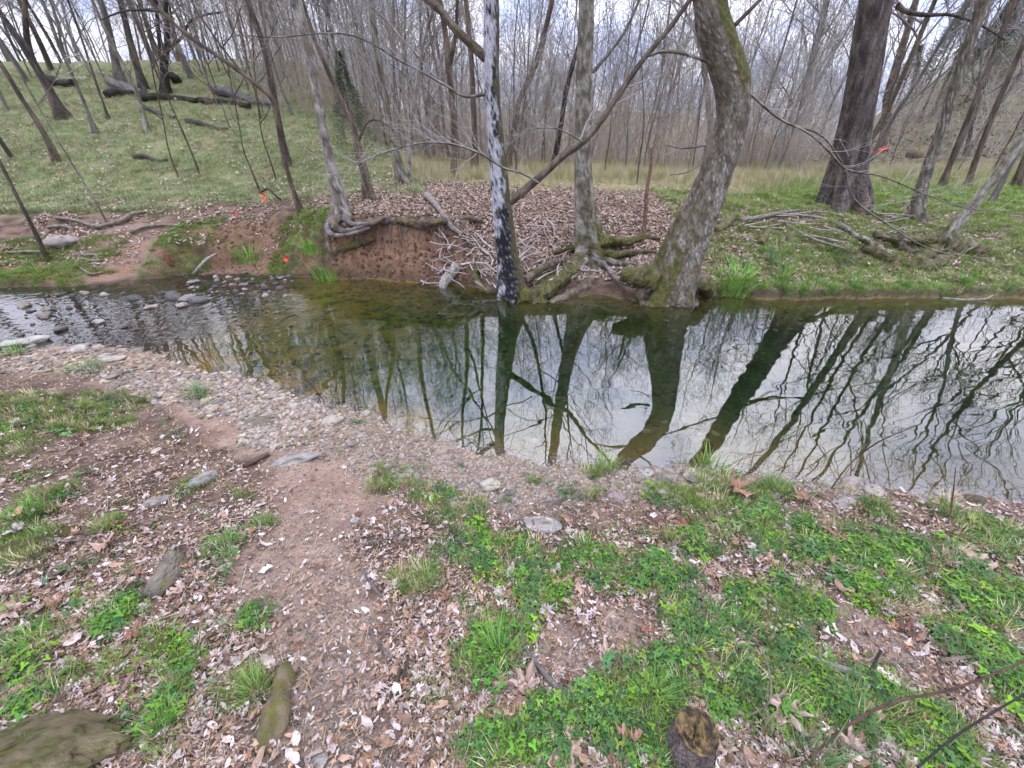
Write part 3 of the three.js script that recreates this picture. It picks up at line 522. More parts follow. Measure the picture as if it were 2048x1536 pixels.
heroTree({ name: 'leaning_sycamore', label: 'thick curved grey tree with mossy bend leaning right over the pool', bark: 'sycamore', mat: MAT.flake, seed: 23, z: -5.7, height: 15, sides: 64, step: 0.03, mossTop: 0.7, moss: -0.3, flare: 0.28, lobes: 4, tile: 0.5,
  mossSide: (p, n, h) => (n.x < -0.1 ? 1.0 * sstep(1.9, 0.6, h) : 0) + (n.x > 0.05 ? 1.6 * sstep(2.1, 2.5, h) * sstep(4.3, 3.3, h) : 0) + 0.3 * sstep(2.4, 3, h) * (n.x > -0.3 ? 1 : 0),
  line: [[1322, 604, 130], [1340, 560, 118], [1364, 505, 112], [1392, 440, 108], [1424, 365, 100], [1452, 290, 96], [1466, 220, 98], [1462, 160, 104], [1440, 90, 104], [1424, 40, 100], [1420, 0, 96]], crownFrom: 0.45, crown: 9,
  limbs: [{ line: [[1470, 50, 14], [1500, 20, 12], [1530, -10, 10]], bark: 'brown', far: 2.2, twigs: 4 },
    { line: [[1412, 290, 7], [1370, 296, 6], [1330, 290, 4]], bark: 'pale', twigs: 4, twigLen: 0.3, moss: -0.5, twigColor: charTwig }, { line: [[1400, 330, 5], [1372, 345, 4], [1340, 350, 3]], bark: 'pale', twigs: 3, twigLen: 0.25, moss: -0.5, twigColor: charTwig }],
  roots: [
    { line: [[1320, 560, 50, 0.08], [1290, 555, 42, 0.15], [1262, 552, 32, 0.2], [1242, 548, 24, 0.15]], moss: 0.85 },
    { line: [[1300, 570, 34, 0.1], [1285, 585, 28, 0.15], [1290, 605, 26, 0.1]], moss: 0.3 },
    { line: [[1370, 565, 40, 0.05], [1400, 560, 34, 0.05], [1415, 575, 28, 0.0], [1420, 595, 20, -0.1]], moss: 0.55 },
    { line: [[1330, 600, 50, 0.15], [1300, 612, 36, 0.2], [1280, 618, 24, 0.2]], moss: -0.1 },
    { line: [[1350, 600, 50, 0.15], [1375, 610, 36, 0.2], [1392, 614, 26, 0.15]], moss: 0.0 },
  ] });
heroTree({ name: 'furrowed_tree', label: 'massive dark furrowed tree on top of the grassy right bank', bark: 'dark', mat: MAT.furrow, seed: 24, furrowed: true, height: 18, sides: 110, step: 0.05, mossTop: 0.35, moss: -0.5, flare: 0.45, lobes: 6, rough: 0.02, tile: 0.5,
  line: [[1682, 414, 120], [1690, 360, 108], [1703, 290, 103], [1718, 210, 102], [1734, 110, 104], [1752, 0, 106]], crownFrom: 0.4, crown: 11, reach: 5,
  limbs: [{ line: [[1795, 10, 16], [1810, 22, 13], [1850, 30, 11], [1900, 30, 8], [1960, 50, 6], [2010, 80, 5]], bark: 'dark', twigs: 8, from: 0.3 }] });
const R2 = 'slim trunks on the left hillside';
heroTree({ name: 'pale_tree', label: 'slender pale tree rooted on the dirt bank left of the bare scar', bark: 'pale', mat: MAT.flake, seed: 25, height: 13, sides: 24, mossTop: 0.55, moss: -0.35, flare: 0.5, line: [[686, 432, 44], [678, 395, 37], [662, 330, 31], [645, 250, 30], [630, 160, 31], [612, 80, 33], [592, 0, 35]], crownFrom: 0.35, crown: 8,
  roots: [{ line: [[680, 430, 22, 0.05], [668, 450, 14, 0.3], [690, 462, 11, 0.4], [730, 452, 8, 0.4], [770, 436, 5, 0.35]], bark: 'brown', moss: -0.4 }, { line: [[672, 436, 18, 0.05], [655, 455, 12, 0.3], [665, 470, 9, 0.45], [700, 468, 7, 0.5], [740, 456, 5, 0.45]], bark: 'grey', moss: -0.4 }, { line: [[690, 435, 16, 0.1], [705, 448, 10, 0.3], [735, 447, 7, 0.35], [760, 438, 5, 0.3]], bark: 'grey', moss: -0.4 }, { line: [[668, 440, 14, 0.1], [655, 470, 9, 0.4], [660, 500, 7, 0.55], [668, 520, 5, 0.6]], bark: 'brown', moss: 0 }] });
heroTree({ name: 'forked_tree', label: 'thin reddish-brown leaning tree just right of the slender pale tree', bark: 'brown', seed: 26, height: 11, line: [[738, 398, 30], [730, 350, 25], [718, 300, 21], [704, 250, 17], [680, 195, 15], [655, 140, 14], [630, 80, 14], [610, 20, 13]], moss: -0.3, flare: 0.4, crownFrom: 0.4, crown: 7, limbs: [{ line: [[715, 290, 8], [735, 245, 6], [755, 240, 5], [790, 260, 4]], bark: 'brown', twigs: 4 }] });
heroTree({ name: 'grey_tree', label: 'grey tree with mossy foot standing right of the massive dark tree', bark: 'sycamore', mat: MAT.flake, seed: 27, height: 14, sides: 26, line: [[1828, 440, 52], [1838, 395, 42], [1858, 330, 39], [1884, 255, 38], [1915, 160, 40], [1940, 80, 42], [1968, 0, 44]], moss: -0.4, mossTop: 0.35, crownFrom: 0.4, crown: 8 });
heroTree({ name: 'tilted_tree', label: 'strongly tilted mossy-footed tree with exposed mossy roots on right bank', bark: 'lichen', mat: MAT.flake, seed: 28, height: 9, sides: 26, line: [[1880, 492, 50], [1905, 462, 42], [1945, 412, 38], [1990, 355, 36], [2048, 275, 35], [2110, 190, 34]], moss: -0.3, mossTop: 0.5, mossSide: (p, n, h) => (n.x < -0.2 ? 0.5 * sstep(1.6, 0.3, h) : 0), crownFrom: 0.5, crown: 6, reach: 2.5,
  roots: [
    { line: [[1886, 490, 34, 0.05], [1920, 494, 30, 0.15], [1955, 500, 26, 0.2], [1985, 516, 18, 0.2]], moss: 0.8 },
    { line: [[1870, 500, 28, 0.1], [1845, 515, 24, 0.3], [1815, 530, 24, 0.45], [1785, 520, 20, 0.4], [1750, 502, 16, 0.3], [1725, 495, 12, 0.25]], moss: 0.7 },
    { line: [[1890, 515, 18, 0.3], [1870, 528, 24, 0.45], [1840, 536, 28, 0.5], [1805, 540, 26, 0.5]], moss: 0.6 },
    { line: [[1862, 482, 24, 0.0], [1830, 480, 18, 0.0], [1790, 478, 16, 0.05], [1750, 468, 13, 0.05]], moss: 0.6 },
    { line: [[1868, 500, 20, 0.05], [1835, 505, 16, 0.1], [1808, 498, 13, 0.1], [1795, 470, 9, 0.05]], moss: 0.4 },
    { line: [[1720, 478, 10, 0.3], [1690, 456, 9, 0.2], [1672, 445, 8, 0.1]], bark: 'lichen', moss: 0.0 },
    { line: [[1785, 520, 16, 0.4], [1745, 490, 13, 0.25], [1705, 465, 10, 0.2], [1675, 446, 9, 0.15]], bark: 'lichen', moss: 0.2 },
  ] });
const T = (name, label, bark, seed, line, o = {}) => heroTree({ name, label, bark, seed, line, moss: -0.35, mossTop: 0.35, sides: 14, step: 0.12, crown: 7, crownFrom: 0.3, kids: [4, 3, 3], ...o });
T('slim_tree', 'slim dark-footed tree left of a twin on the right-hand meadow', 'brown', 31, [[1884, 372, 24], [1905, 315, 20], [1935, 240, 19], [1970, 150, 18], [2010, 50, 18], [2030, 0, 18]], { height: 12 });
T('slim_tree', 'slim dark-footed tree right of its twin on the right-hand meadow', 'brown', 32, [[1933, 372, 24], [1950, 325, 21], [1982, 240, 20], [2020, 150, 20], [2060, 60, 20]], { height: 12 });
T('slim_tree', 'pale trunk rising directly behind the tilted mossy-footed tree', 'grey', 33, [[1982, 408, 24], [2000, 370, 21], [2035, 305, 20], [2070, 230, 19]], { height: 10 });
T('slim_tree', 'brown trunk cut by the right edge of the picture', 'brown', 34, [[2032, 372, 30], [2050, 320, 26], [2085, 240, 25]], { height: 12 });
T('ivied_tree', 'crooked brown-mossed trunk far behind the massive dark tree', 'brown', 35, [[1765, 292, 34], [1772, 250, 30], [1776, 190, 27], [1790, 140, 26], [1812, 70, 24], [1832, 0, 22]], { height: 15, moss: -0.1, mossTop: 2 });
T('slim_tree', 'thin trunk at left edge leaning out over the near stream bank', 'brown', 36, [[95, 522, 22], [80, 485, 17], [58, 440, 15], [35, 395, 14], [8, 340, 13], [-30, 270, 12]], { height: 8, moss: -0.1, step: 0.05 });
T('hill_tree', 'brown trunk on left slope with a bare reddish foot, lowest of the hillside trunks', 'brown', 37, [[114, 322, 30], [100, 290, 22], [75, 245, 19], [45, 200, 18], [15, 150, 18], [-30, 80, 17]], { height: 11 });
T('hill_tree', 'stout forked trunk on left slope above the lowest hillside trunk', 'dark', 38, [[126, 236, 42], [110, 205, 32], [90, 165, 30], [66, 125, 27], [35, 75, 24], [0, 25, 22]], { height: 13, limbs: [{ line: [[84, 155, 18], [62, 110, 16], [52, 60, 14], [50, 0, 12]], bark: 'dark', far: 3 }] });
T('hill_tree', 'thin straight trunk with an orange-brown foot on the left slope', 'grey', 39, [[192, 266, 20], [178, 230, 12], [160, 185, 11], [140, 140, 12], [118, 90, 13], [88, 10, 14]], { height: 12 });
T('hill_tree', 'very thin trunk between the orange-footed trunk and the pale-footed one', 'brown', 40, [[217, 238, 12], [206, 205, 8], [192, 165, 8], [176, 115, 8], [150, 40, 8]], { height: 9, crown: 4 });
T('hill_tree', 'pale slender trunk standing mid-slope beside a leaf-strewn patch', 'pale', 41, [[294, 264, 22], [286, 230, 16], [275, 190, 14], [256, 145, 13], [228, 95, 12], [195, 25, 12]], { height: 11 });
T('hill_tree', 'broad grey trunk on the crest of the left hill', 'grey', 42, [[242, 164, 36], [232, 130, 26], [222, 80, 24], [210, 30, 22], [200, 0, 22]], { height: 14 });
T('hill_tree', 'almost black forked tree on the crest above the fallen logs', 'black', 43, [[333, 186, 32], [330, 160, 26], [327, 130, 24], [318, 70, 14], [312, 0, 12]], { height: 12, limbs: [{ line: [[328, 134, 18], [334, 90, 15], [333, 40, 13], [330, -10, 12]], bark: 'black', far: 3, twigs: 4 }, { line: [[335, 102, 9], [362, 76, 8], [380, 45, 7], [410, 30, 6], [445, 24, 4]], bark: 'black', twigs: 6 }] });
T('hill_tree', 'dark leaning trunk just left of the almost black forked tree', 'dark', 44, [[290, 180, 30], [276, 140, 24], [262, 90, 22], [250, 40, 20], [240, 0, 20]], { height: 13 });
T('leaning_tree', 'long mossy trunk that bends far over to the upper left', 'brown', 45, [[602, 428, 22], [590, 390, 15], [574, 340, 14], [562, 290, 14], [556, 246, 15], [548, 205, 15], [505, 163, 14], [440, 115, 14], [365, 62, 14], [300, 0, 14]], { height: 7.5, moss: -0.05, step: 0.06 , limbs: [{ line: [[322, 22, 10], [290, 20, 8], [250, 22, 6], [200, 40, 4]], bark: 'dark', twigs: 4 }] });
T('upright_tree', 'crooked dark trunk rising behind the long bent mossy trunk', 'dark', 46, [[575, 330, 24], [560, 260, 20], [545, 180, 22], [530, 100, 20], [505, 30, 20], [495, 0, 20]], { height: 14 });
T('upright_tree', 'mossy-based pale trunk at the foot of the hill, left of a white stem', 'lichen', 47, [[806, 374, 30], [796, 330, 26], [783, 270, 22], [772, 200, 20], [755, 110, 18], [742, 0, 18]], { height: 15, moss: -0.2, mossTop: 1.0 });
T('upright_tree', 'thin whitish stem right beside the mossy-based pale trunk', 'pale', 48, [[820, 362, 14], [818, 310, 12], [823, 240, 11], [836, 160, 11], [846, 90, 10], [872, 0, 9]], { height: 11 });
T('upright_tree', 'reddish-brown twin trunk behind the burnt tree, the left one', 'brown', 49, [[908, 356, 20], [908, 300, 17], [906, 220, 17], [897, 130, 19], [890, 60, 16], [880, 0, 15]], { height: 14, limbs: [{ line: [[900, 130, 12], [910, 80, 11], [915, 0, 10]], bark: 'brown', far: 3 }] });
T('upright_tree', 'mossy brown trunk close left of the burnt tree', 'brown', 50, [[950, 348, 22], [950, 280, 17], [946, 200, 15], [942, 110, 15], [932, 0, 14]], { height: 13, moss: -0.05, mossTop: 2 });
T('upright_tree', 'dark crooked trunk sweeping right behind the burnt tree', 'brown', 51, [[1012, 346, 20], [1025, 280, 17], [1040, 200, 16], [1062, 150, 17], [1080, 100, 16], [1104, 0, 15]], { height: 13, moss: -0.1, mossTop: 2 });
T('upright_tree', 'black leaning trunk half hidden behind the straight lichen-covered tree', 'black', 52, [[1105, 340, 16], [1120, 260, 14], [1135, 170, 14], [1160, 80, 12], [1180, 0, 12]], { height: 12 });
T('upright_tree', 'dark trunk standing left of the massive dark tree across the meadow', 'brown', 53, [[1600, 300, 18], [1606, 240, 14], [1620, 160, 13], [1636, 80, 13], [1650, 0, 13]], { height: 14 });
T('upright_tree', 'brown trunk behind the slim pair on the right meadow', 'dark', 54, [[1930, 312, 18], [1945, 250, 14], [1970, 170, 13], [2000, 70, 12]], { height: 12 });
T('upright_tree', 'reddish trunk in the thicket just left of the curved grey tree', 'brown', 55, [[1418, 318, 22], [1420, 260, 18], [1414, 180, 17], [1404, 100, 16], [1396, 0, 15]], { height: 13 });
// the young stems that stand free on the left slope and bank
const YS = 'thin bare saplings on the left bank and slope';
[[[215, 448, 9], [195, 410, 7], [170, 370, 6], [140, 320, 5], [105, 262, 5]], [[358, 356, 7], [345, 325, 5], [335, 290, 4], [326, 240, 3]], [[400, 350, 8], [385, 310, 6], [365, 262, 6], [340, 205, 5], [320, 150, 5]], [[520, 384, 7], [505, 345, 5], [487, 300, 4], [480, 260, 3]], [[553, 362, 6], [540, 320, 5], [525, 275, 4], [518, 230, 3]], [[460, 258, 5], [452, 235, 4], [446, 215, 3]]].forEach((line, k) =>
  heroTree({ name: 'sapling', label: ['pale crooked sapling growing from roots at the lip of the left bank', 'short dark sapling on the open left slope', 'tall thin sapling leaning left on the open left slope', 'thin sapling above the orange ribbon on the left bank', 'thin sapling between the orange ribbon and the long bent trunk', 'tiny sapling below the fallen logs'][k], category: 'sapling', bark: k ? 'brown' : 'pale', seed: 60 + k, line, height: [4, 3, 4.5, 3, 3, 1.6][k], sides: 8, step: 0.1, crown: 4, moss: -0.5, crownFrom: 0.4, kids: [3, 2, 2], reach: 1 }));

// ---------------------------------------------------------------- the woods behind: every stem a tree of its own, copied from a few models
function woodsTree(seed, H, r, o) {
  const rnd = rngOf(seed), P = [V(0, -0.3, 0)], R = [r * 1.25], d = V((rnd() - 0.5) * 0.22, 1, (rnd() - 0.5) * 0.22), q = V(0, 0, 0), n = 12, parts = [];
  for (let k = 0; k <= n; k++) { if (k) { d.x += (rnd() - 0.5) * 0.26; d.z += (rnd() - 0.5) * 0.26; d.y += 0.07; d.normalize(); q.addScaledVector(d, H / n); } P.push(q.clone()); R.push(Math.max(0.008, r * Math.pow(1 - 0.95 * k / n, 0.85))); }
  const col = barkFn(o.bark, -0.5, -9, 0.1), gb = new GB();
  tube(gb, P, R, r > 0.07 ? 9 : 6, { color: col, disp: (p, nn, a, s, rr) => rr * 0.15 * n3(p.x * 5, p.y * 1.6 + seed, p.z * 5), flare: (a, s) => 1 + 0.5 * Math.exp(-s / (r * 3)), tile: 0.45 });
  const fine = [];
  for (let k = 0; k < o.limbs; k++) {
    const t = mix(o.from, 0.98, (k + rnd() * 0.8) / o.limbs), at = Math.min(n, Math.floor(t * (n + 1))), a = rnd() * TAU, out = [];
    grow(out, P[at].clone().lerp(P[at + 1], rnd()), V(Math.cos(a), o.steep + rnd() * 0.7, Math.sin(a)), Math.min(o.reach, 0.5 + (1.05 - t) * H * 0.5), Math.max(0.007, R[at] * 0.5), 0, { levels: 2, bend: 0.5, up: 0.06, rise: 0.12, kids: o.kids, min: o.min }, rnd);
    fine.push(...out.flat().filter(Boolean));
  }
  return { trunk: gb.geo(true), crown: tubes(fine, () => o.twig) };
}
const TALL = [['brown', 10, 0.075], ['grey', 11.5, 0.09], ['dark', 9.5, 0.065], ['brown', 11, 0.1], ['pale', 9.5, 0.06], ['grey', 12, 0.09]].map(([b, H, r], k) => woodsTree(300 + k, H, r, { bark: b, limbs: 12, from: 0.25, steep: 0.6, reach: 3.0, kids: [5, 3], min: 0.0045, twig: [[0.15, 0.125, 0.115], [0.22, 0.2, 0.195], [0.12, 0.1, 0.095], [0.17, 0.14, 0.125], [0.3, 0.27, 0.26], [0.13, 0.11, 0.105]][k] }));
const YOUNG = [['brown', 7, 0.028], ['grey', 8.5, 0.034], ['brown', 6, 0.022], ['grey', 9.5, 0.04], ['pale', 5, 0.02], ['grey', 4, 0.016]].map(([b, H, r], k) => woodsTree(330 + k, H, r, { bark: b, limbs: 13, from: 0.15, steep: 0.6, reach: 1.9, kids: [5, 3], min: 0.0035, twig: [[0.25, 0.22, 0.185], [0.32, 0.3, 0.275], [0.29, 0.25, 0.205], [0.21, 0.195, 0.17], [0.39, 0.36, 0.32], [0.33, 0.3, 0.26]][k] }));
const wr = rngOf(77);
[['brown', 'grey', 'dark', 'stout brown', 'pale', 'lofty grey'], ['slim brown', 'tall thin grey', 'thin reddish', 'straight grey', 'short pale', 'short grey']].forEach((w, k) => w.forEach((look, j) => { [TALL, YOUNG][k][j].look = look; }));
const bearing = (x, z) => { const q = x / -z; return q < -0.85 ? 'near the left edge' : q < -0.5 ? 'behind the hillside trunks' : q < -0.26 ? 'behind the pale tree' : q < -0.02 ? 'left of the burnt tree' : q < 0.17 ? 'between burnt and lichen-covered trees' : q < 0.36 ? 'between lichen-covered and curved trees' : q < 0.62 ? 'between curved and massive trees' : q < 0.85 ? 'behind the massive dark tree' : 'near the right edge'; };
function standTree(model, name, label, category, group, x, z, s) {
  const g = thing(name, model.look + ' ' + label + (name === 'bank_tree' || name === 'upstream_tree' ? '' : ', ' + bearing(x, z)), category, group); put(g, x, groundH(x, z) - 0.02, z);
  g.rotation.set((wr() - 0.5) * 0.1, wr() * TAU, (wr() - 0.5) * 0.1); g.scale.setScalar(s);
  part('trunk', model.trunk, MAT.furrow, g); part('crown', model.crown, MAT.twig, g).userData.kind = 'stuff';
}
const placed = [];
function sow(count, rLo, rHi, zLo, zHi, gap, fn) {
  let tries = 0, made = 0;
  while (made < count && tries++ < count * 60) {
    const u = wr(), z = -mix(Math.abs(zLo), Math.abs(zHi), Math.pow(u, 0.8)), r = mix(rLo, rHi, wr()), x = r * -z;
    if (placed.some(([a, b, c]) => Math.hypot(a - x, b - z) < Math.min(c, gap))) continue;
    placed.push([x, z, gap]); fn(x, z); made++;
  }
}
const pick = (a) => a[Math.floor(wr() * a.length)];
sow(14, -0.24, 0.66, 15, 36, 1.5, (x, z) => standTree(pick(TALL), 'woodland_tree', 'tree rising out of the thicket', 'tree', 'tall trees in the thicket', x, z, 0.75 + wr() * 0.4));
sow(150, -0.26, 0.64, 13.2, 30, 0.45, (x, z) => standTree(pick(YOUNG), 'thicket_sapling', 'sapling in the thicket', 'sapling', 'saplings in the thicket', x, z, 0.6 + wr() * 0.6));
sow(9, 0.0, 0.5, 10.3, 13, 0.8, (x, z) => standTree(pick(YOUNG), 'meadow_sapling', 'sapling free-standing in meadow grass', 'sapling', 'saplings in the meadow', x, z, 0.4 + wr() * 0.3));
sow(44, -1.05, -0.22, 17.5, 34, 1.5, (x, z) => standTree(pick(TALL), 'crest_tree', 'bare tree along the left hill crest', 'tree', 'trees along the left hill crest', x, z, 0.7 + wr() * 0.4));
sow(40, -1.1, -0.3, 17, 30, 0.7, (x, z) => standTree(pick(YOUNG), 'crest_sapling', 'sapling on the left hill crest', 'sapling', 'saplings on the left hill crest', x, z, 0.9 + wr() * 0.6));
sow(46, -0.62, -0.2, 13, 24, 0.6, (x, z) => standTree(pick(YOUNG), 'slope_sapling', 'sapling at the left hill foot', 'sapling', 'saplings at the foot of the left hill', x, z, 0.7 + wr() * 0.6));
sow(15, 0.6, 1.12, 14, 34, 1.6, (x, z) => standTree(pick(TALL), 'valley_tree', 'bare tree on the right slope', 'tree', 'trees on the right slope', x, z, 0.7 + wr() * 0.45));
sow(16, 0.58, 1.1, 14, 30, 0.7, (x, z) => standTree(pick(YOUNG), 'valley_sapling', 'bare sapling on the right slope', 'sapling', 'saplings on the right slope', x, z, 0.7 + wr() * 0.6));
sow(13, 1.12, 1.75, 8.5, 20, 1.6, (x, z) => standTree(pick(TALL), 'bank_tree', 'tree mirrored in the right end of the pool', 'tree', 'trees mirrored in the right end of the pool', x, z, 0.75 + wr() * 0.4));
sow(34, -2.0, -1.02, 9, 24, 1.0, (x, z) => standTree(pick(TALL), 'upstream_tree', 'bare tree beyond the left end of the riffle', 'tree', 'trees beyond the left end of the riffle', x, z, 0.7 + wr() * 0.4));

// ---------------------------------------------------------------- what nobody could count: instanced
const QX = new THREE.Quaternion(), QY = new THREE.Quaternion(), M4 = new THREE.Matrix4(), UPV = V(0, 1, 0), COL = new THREE.Color();
function scatter(name, label, category, variants, list) { // variants: [geometry, material]; list: [x, y, z, scale, yaw, tilt normal or null, colour, squash]
  const by = variants.map(() => []);
  list.forEach((e, k) => by[k % variants.length].push(e));
  by.forEach((l, v) => {
    if (!l.length) return;
    const m = new THREE.InstancedMesh(variants[v][0], variants[v][1], l.length);
    m.name = numbered(name); m.castShadow = m.receiveShadow = true;
    l.forEach(([x, y, z, s, yaw, nrm, c, sq], k) => {
      QY.setFromAxisAngle(UPV, yaw); if (nrm) { QX.setFromUnitVectors(UPV, nrm); QY.premultiply(QX); }
      M4.compose(V(x, y, z), QY, V(s, s * (sq ?? 1), s)); m.setMatrixAt(k, M4); const vc = vivid(c); m.setColorAt(k, COL.setRGB(vc[0], vc[1], vc[2]));
    });
    scene.add(m); tag(m, label, category, undefined, 'stuff');
  });
}
{ // the wooded rise far behind reads as one mass
  const L = [], r = rngOf(91);
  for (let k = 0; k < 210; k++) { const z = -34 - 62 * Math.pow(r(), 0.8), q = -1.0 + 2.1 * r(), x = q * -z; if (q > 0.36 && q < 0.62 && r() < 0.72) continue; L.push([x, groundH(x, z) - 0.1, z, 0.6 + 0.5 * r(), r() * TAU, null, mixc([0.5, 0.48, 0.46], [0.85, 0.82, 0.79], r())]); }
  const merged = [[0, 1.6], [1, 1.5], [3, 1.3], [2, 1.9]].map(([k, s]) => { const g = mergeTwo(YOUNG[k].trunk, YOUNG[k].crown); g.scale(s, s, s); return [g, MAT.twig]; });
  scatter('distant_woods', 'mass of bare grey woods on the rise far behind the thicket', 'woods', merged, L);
}
function mergeTwo(a, b) {
  const g = new THREE.BufferGeometry();
  for (const n of ['position', 'normal', 'uv', 'color']) { const A = a.attributes[n], B = b.attributes[n], f = new Float32Array(A.array.length + B.array.length); f.set(A.array); f.set(B.array, A.array.length); g.setAttribute(n, new THREE.BufferAttribute(f, A.itemSize)); }
  const ia = a.index.array, ib = b.index.array, off = a.attributes.position.count, i = new Uint32Array(ia.length + ib.length); i.set(ia); for (let k = 0; k < ib.length; k++) i[ia.length + k] = ib[k] + off;
  g.setIndex(new THREE.BufferAttribute(i, 1));
  return g;
}
// low brush in the thicket: bunches of upright canes
function brushGeo(seed, n, h) { const rnd = rngOf(seed), out = []; for (let k = 0; k < n; k++) { const a = rnd() * TAU; grow(out, V(Math.cos(a) * 0.25 * rnd(), -0.05, Math.sin(a) * 0.25 * rnd()), V(Math.cos(a) * 0.4, 1, Math.sin(a) * 0.4), h * (0.5 + 0.6 * rnd()), 0.007, 1, { levels: 2, bend: 0.3, up: 0.03, rise: 0.1, kids: [4, 5, 3], min: 0.003 }, rnd); } return tubes(out.flat().filter(Boolean), () => WHITE); }
{
  const L = [], r = rngOf(92), cols = [[0.36, 0.31, 0.255], [0.42, 0.39, 0.355], [0.29, 0.26, 0.22], [0.4, 0.34, 0.255]];
  for (let k = 0; k < 480; k++) { const q = -0.5 + 1.15 * r(), z = -14.5 - 20 * r() * r(), x = q * -z; L.push([x, groundH(x, z), z, 0.4 + 0.65 * r(), r() * TAU, null, cols[Math.floor(r() * 4)]]); }
  for (let k = 0; k < 120; k++) { const q = 0.6 + 0.55 * r(), z = -18 - 14 * r(), x = q * -z; L.push([x, groundH(x, z), z, 0.4 + 0.7 * r(), r() * TAU, null, cols[Math.floor(r() * 4)]]); }
  scatter('thicket_brush', 'tangle of bare brown brush filling the thicket', 'brush', [[brushGeo(1, 7, 2.4), MAT.twig], [brushGeo(2, 9, 1.7), MAT.twig], [brushGeo(3, 6, 3.0), MAT.twig]], L);
}
// cedars: soft grey-green evergreens
function cedarGeo(seed, H, W) {
  const rnd = rngOf(seed), gb = new GB();
  for (let k = 0; k < 5200; k++) {
    const t = Math.pow(rnd(), 0.75), a = rnd() * TAU, rr = W * (1 - t) * (0.35 + 0.65 * Math.sqrt(rnd())) * (0.75 + 0.5 * n3(Math.cos(a) * 1.5, t * 4 + seed, Math.sin(a) * 1.5)) + 0.03, x = Math.cos(a) * rr, z = Math.sin(a) * rr, y = 0.12 * H + t * H * 0.88 - rr * 0.15;
    const l = 0.08 + 0.1 * rnd(), dx = Math.cos(a) * l + (rnd() - 0.5) * 0.1, dz = Math.sin(a) * l + (rnd() - 0.5) * 0.1, dy = (rnd() - 0.35) * 0.12, w = 0.012, c = mixc([0.085, 0.105, 0.06], [0.2, 0.22, 0.135], rnd()), b = gb.count, px = -dz / l * w, pz = dx / l * w;
    gb.vert(x - px, y, z - pz, 0, 1, 0, 0, 0, c); gb.vert(x + px, y, z + pz, 0, 1, 0, 0, 0, c); gb.vert(x + dx, y + dy, z + dz, 0, 1, 0, 0, 0, c);
    gb.vert(x, y - w, z, dx, 0, dz, 0, 0, c); gb.vert(x, y + w, z, dx, 0, dz, 0, 0, c); gb.vert(x + dx * 0.9, y + dy + 0.02, z + dz * 0.9, dx, 0, dz, 0, 0, c);
    gb.i.push(b, b + 1, b + 2, b + 3, b + 4, b + 5);
  }
  return gb.geo(true);
}
{
  const geos = [cedarGeo(1, 3.2, 1.3), cedarGeo(2, 4.2, 1.4)], trunk = (() => { const gb = new GB(); tube(gb, [V(0, -0.2, 0), V(0.03, 1.2, 0), V(0, 3, 0.02)], [0.07, 0.05, 0.015], 7, { color: () => [0.17, 0.13, 0.1] }); return gb.geo(); })();
  [[870, 318, 0.75, 'grey-green cedar at the foot of the hill left of the burnt tree'], [1090, 312, 0.8, 'soft green cedar between the burnt tree and the straight lichen-covered tree'], [1050, 316, 0.65, 'small cedar peeping out just right of the burnt tree'], [715, 318, 0.5, 'grey-green cedar behind the thin reddish-brown leaning tree'], [1640, 285, 0.8, 'dark cedar beyond the meadow left of the massive dark tree'], [1840, 240, 1.25, 'pale green cedar low on the right slope'], [1930, 205, 1.3, 'large cedar on the right slope above the slim pair'], [2030, 170, 1.4, 'dark cedar on the right slope at the picture edge'], [1790, 215, 1.2, 'cedar on the right slope beside the crooked brown-mossed trunk'], [1985, 150, 1.3, 'cedar highest on the right slope']].forEach(([px, py, s, label], k) => {
    let p = hit(px, py); if (p.z < -45) p = V(p.x / p.z * -45 * -1, 0, -45);
    const g = thing('cedar', label, 'cedar', 'cedars behind the creek'); put(g, p.x, groundH(p.x, p.z), p.z); g.scale.setScalar(s); g.rotation.y = k * 1.7;
    part('trunk', trunk, MAT.wood, g); part('crown', geos[k % 2], MAT.leaf, g).userData.kind = 'stuff';
  });
}

// ---------------------------------------------------------------- ground cover
function tuftGeo(seed, n, h, spread, wid, lean = 0.6) { // a bunch of blades, 1 = white, tinted by the copy
  const rnd = rngOf(seed), gb = new GB();
  for (let k = 0; k < n; k++) {
    const a = rnd() * TAU, r = spread * Math.sqrt(rnd()), hh = h * (0.45 + 0.65 * rnd()), b = gb.count, la = a + (rnd() - 0.5) * 1.6, ln = lean * (0.3 + rnd()) * hh, w = wid * (0.7 + 0.6 * rnd());
    const sx = -Math.sin(la) * w, sz = Math.cos(la) * w, x = Math.cos(a) * r, z = Math.sin(a) * r, v = 0.75 + 0.45 * rnd(), c = [v, v, v * (0.8 + 0.3 * rnd())];
    for (let q = 0; q < 3; q++) { const t = q / 3, bend = t * t * ln, y = hh * (t - 0.25 * t * t * lean) - 0.008; gb.vert(x + Math.cos(la) * bend - sx * (1 - t * 0.55), y, z + Math.sin(la) * bend - sz * (1 - t * 0.55), 0, 1, 0, 0, 0, c); gb.vert(x + Math.cos(la) * bend + sx * (1 - t * 0.55), y, z + Math.sin(la) * bend + sz * (1 - t * 0.55), 0, 1, 0, 0, 0, c); }
    gb.vert(x + Math.cos(la) * ln, hh * (1 - 0.25 * lean), z + Math.sin(la) * ln, 0, 1, 0, 0, 0, c);
    gb.i.push(b, b + 1, b + 2, b + 1, b + 3, b + 2, b + 2, b + 3, b + 4, b + 3, b + 5, b + 4, b + 4, b + 5, b + 6);
  }
  return gb.geo(true);
}
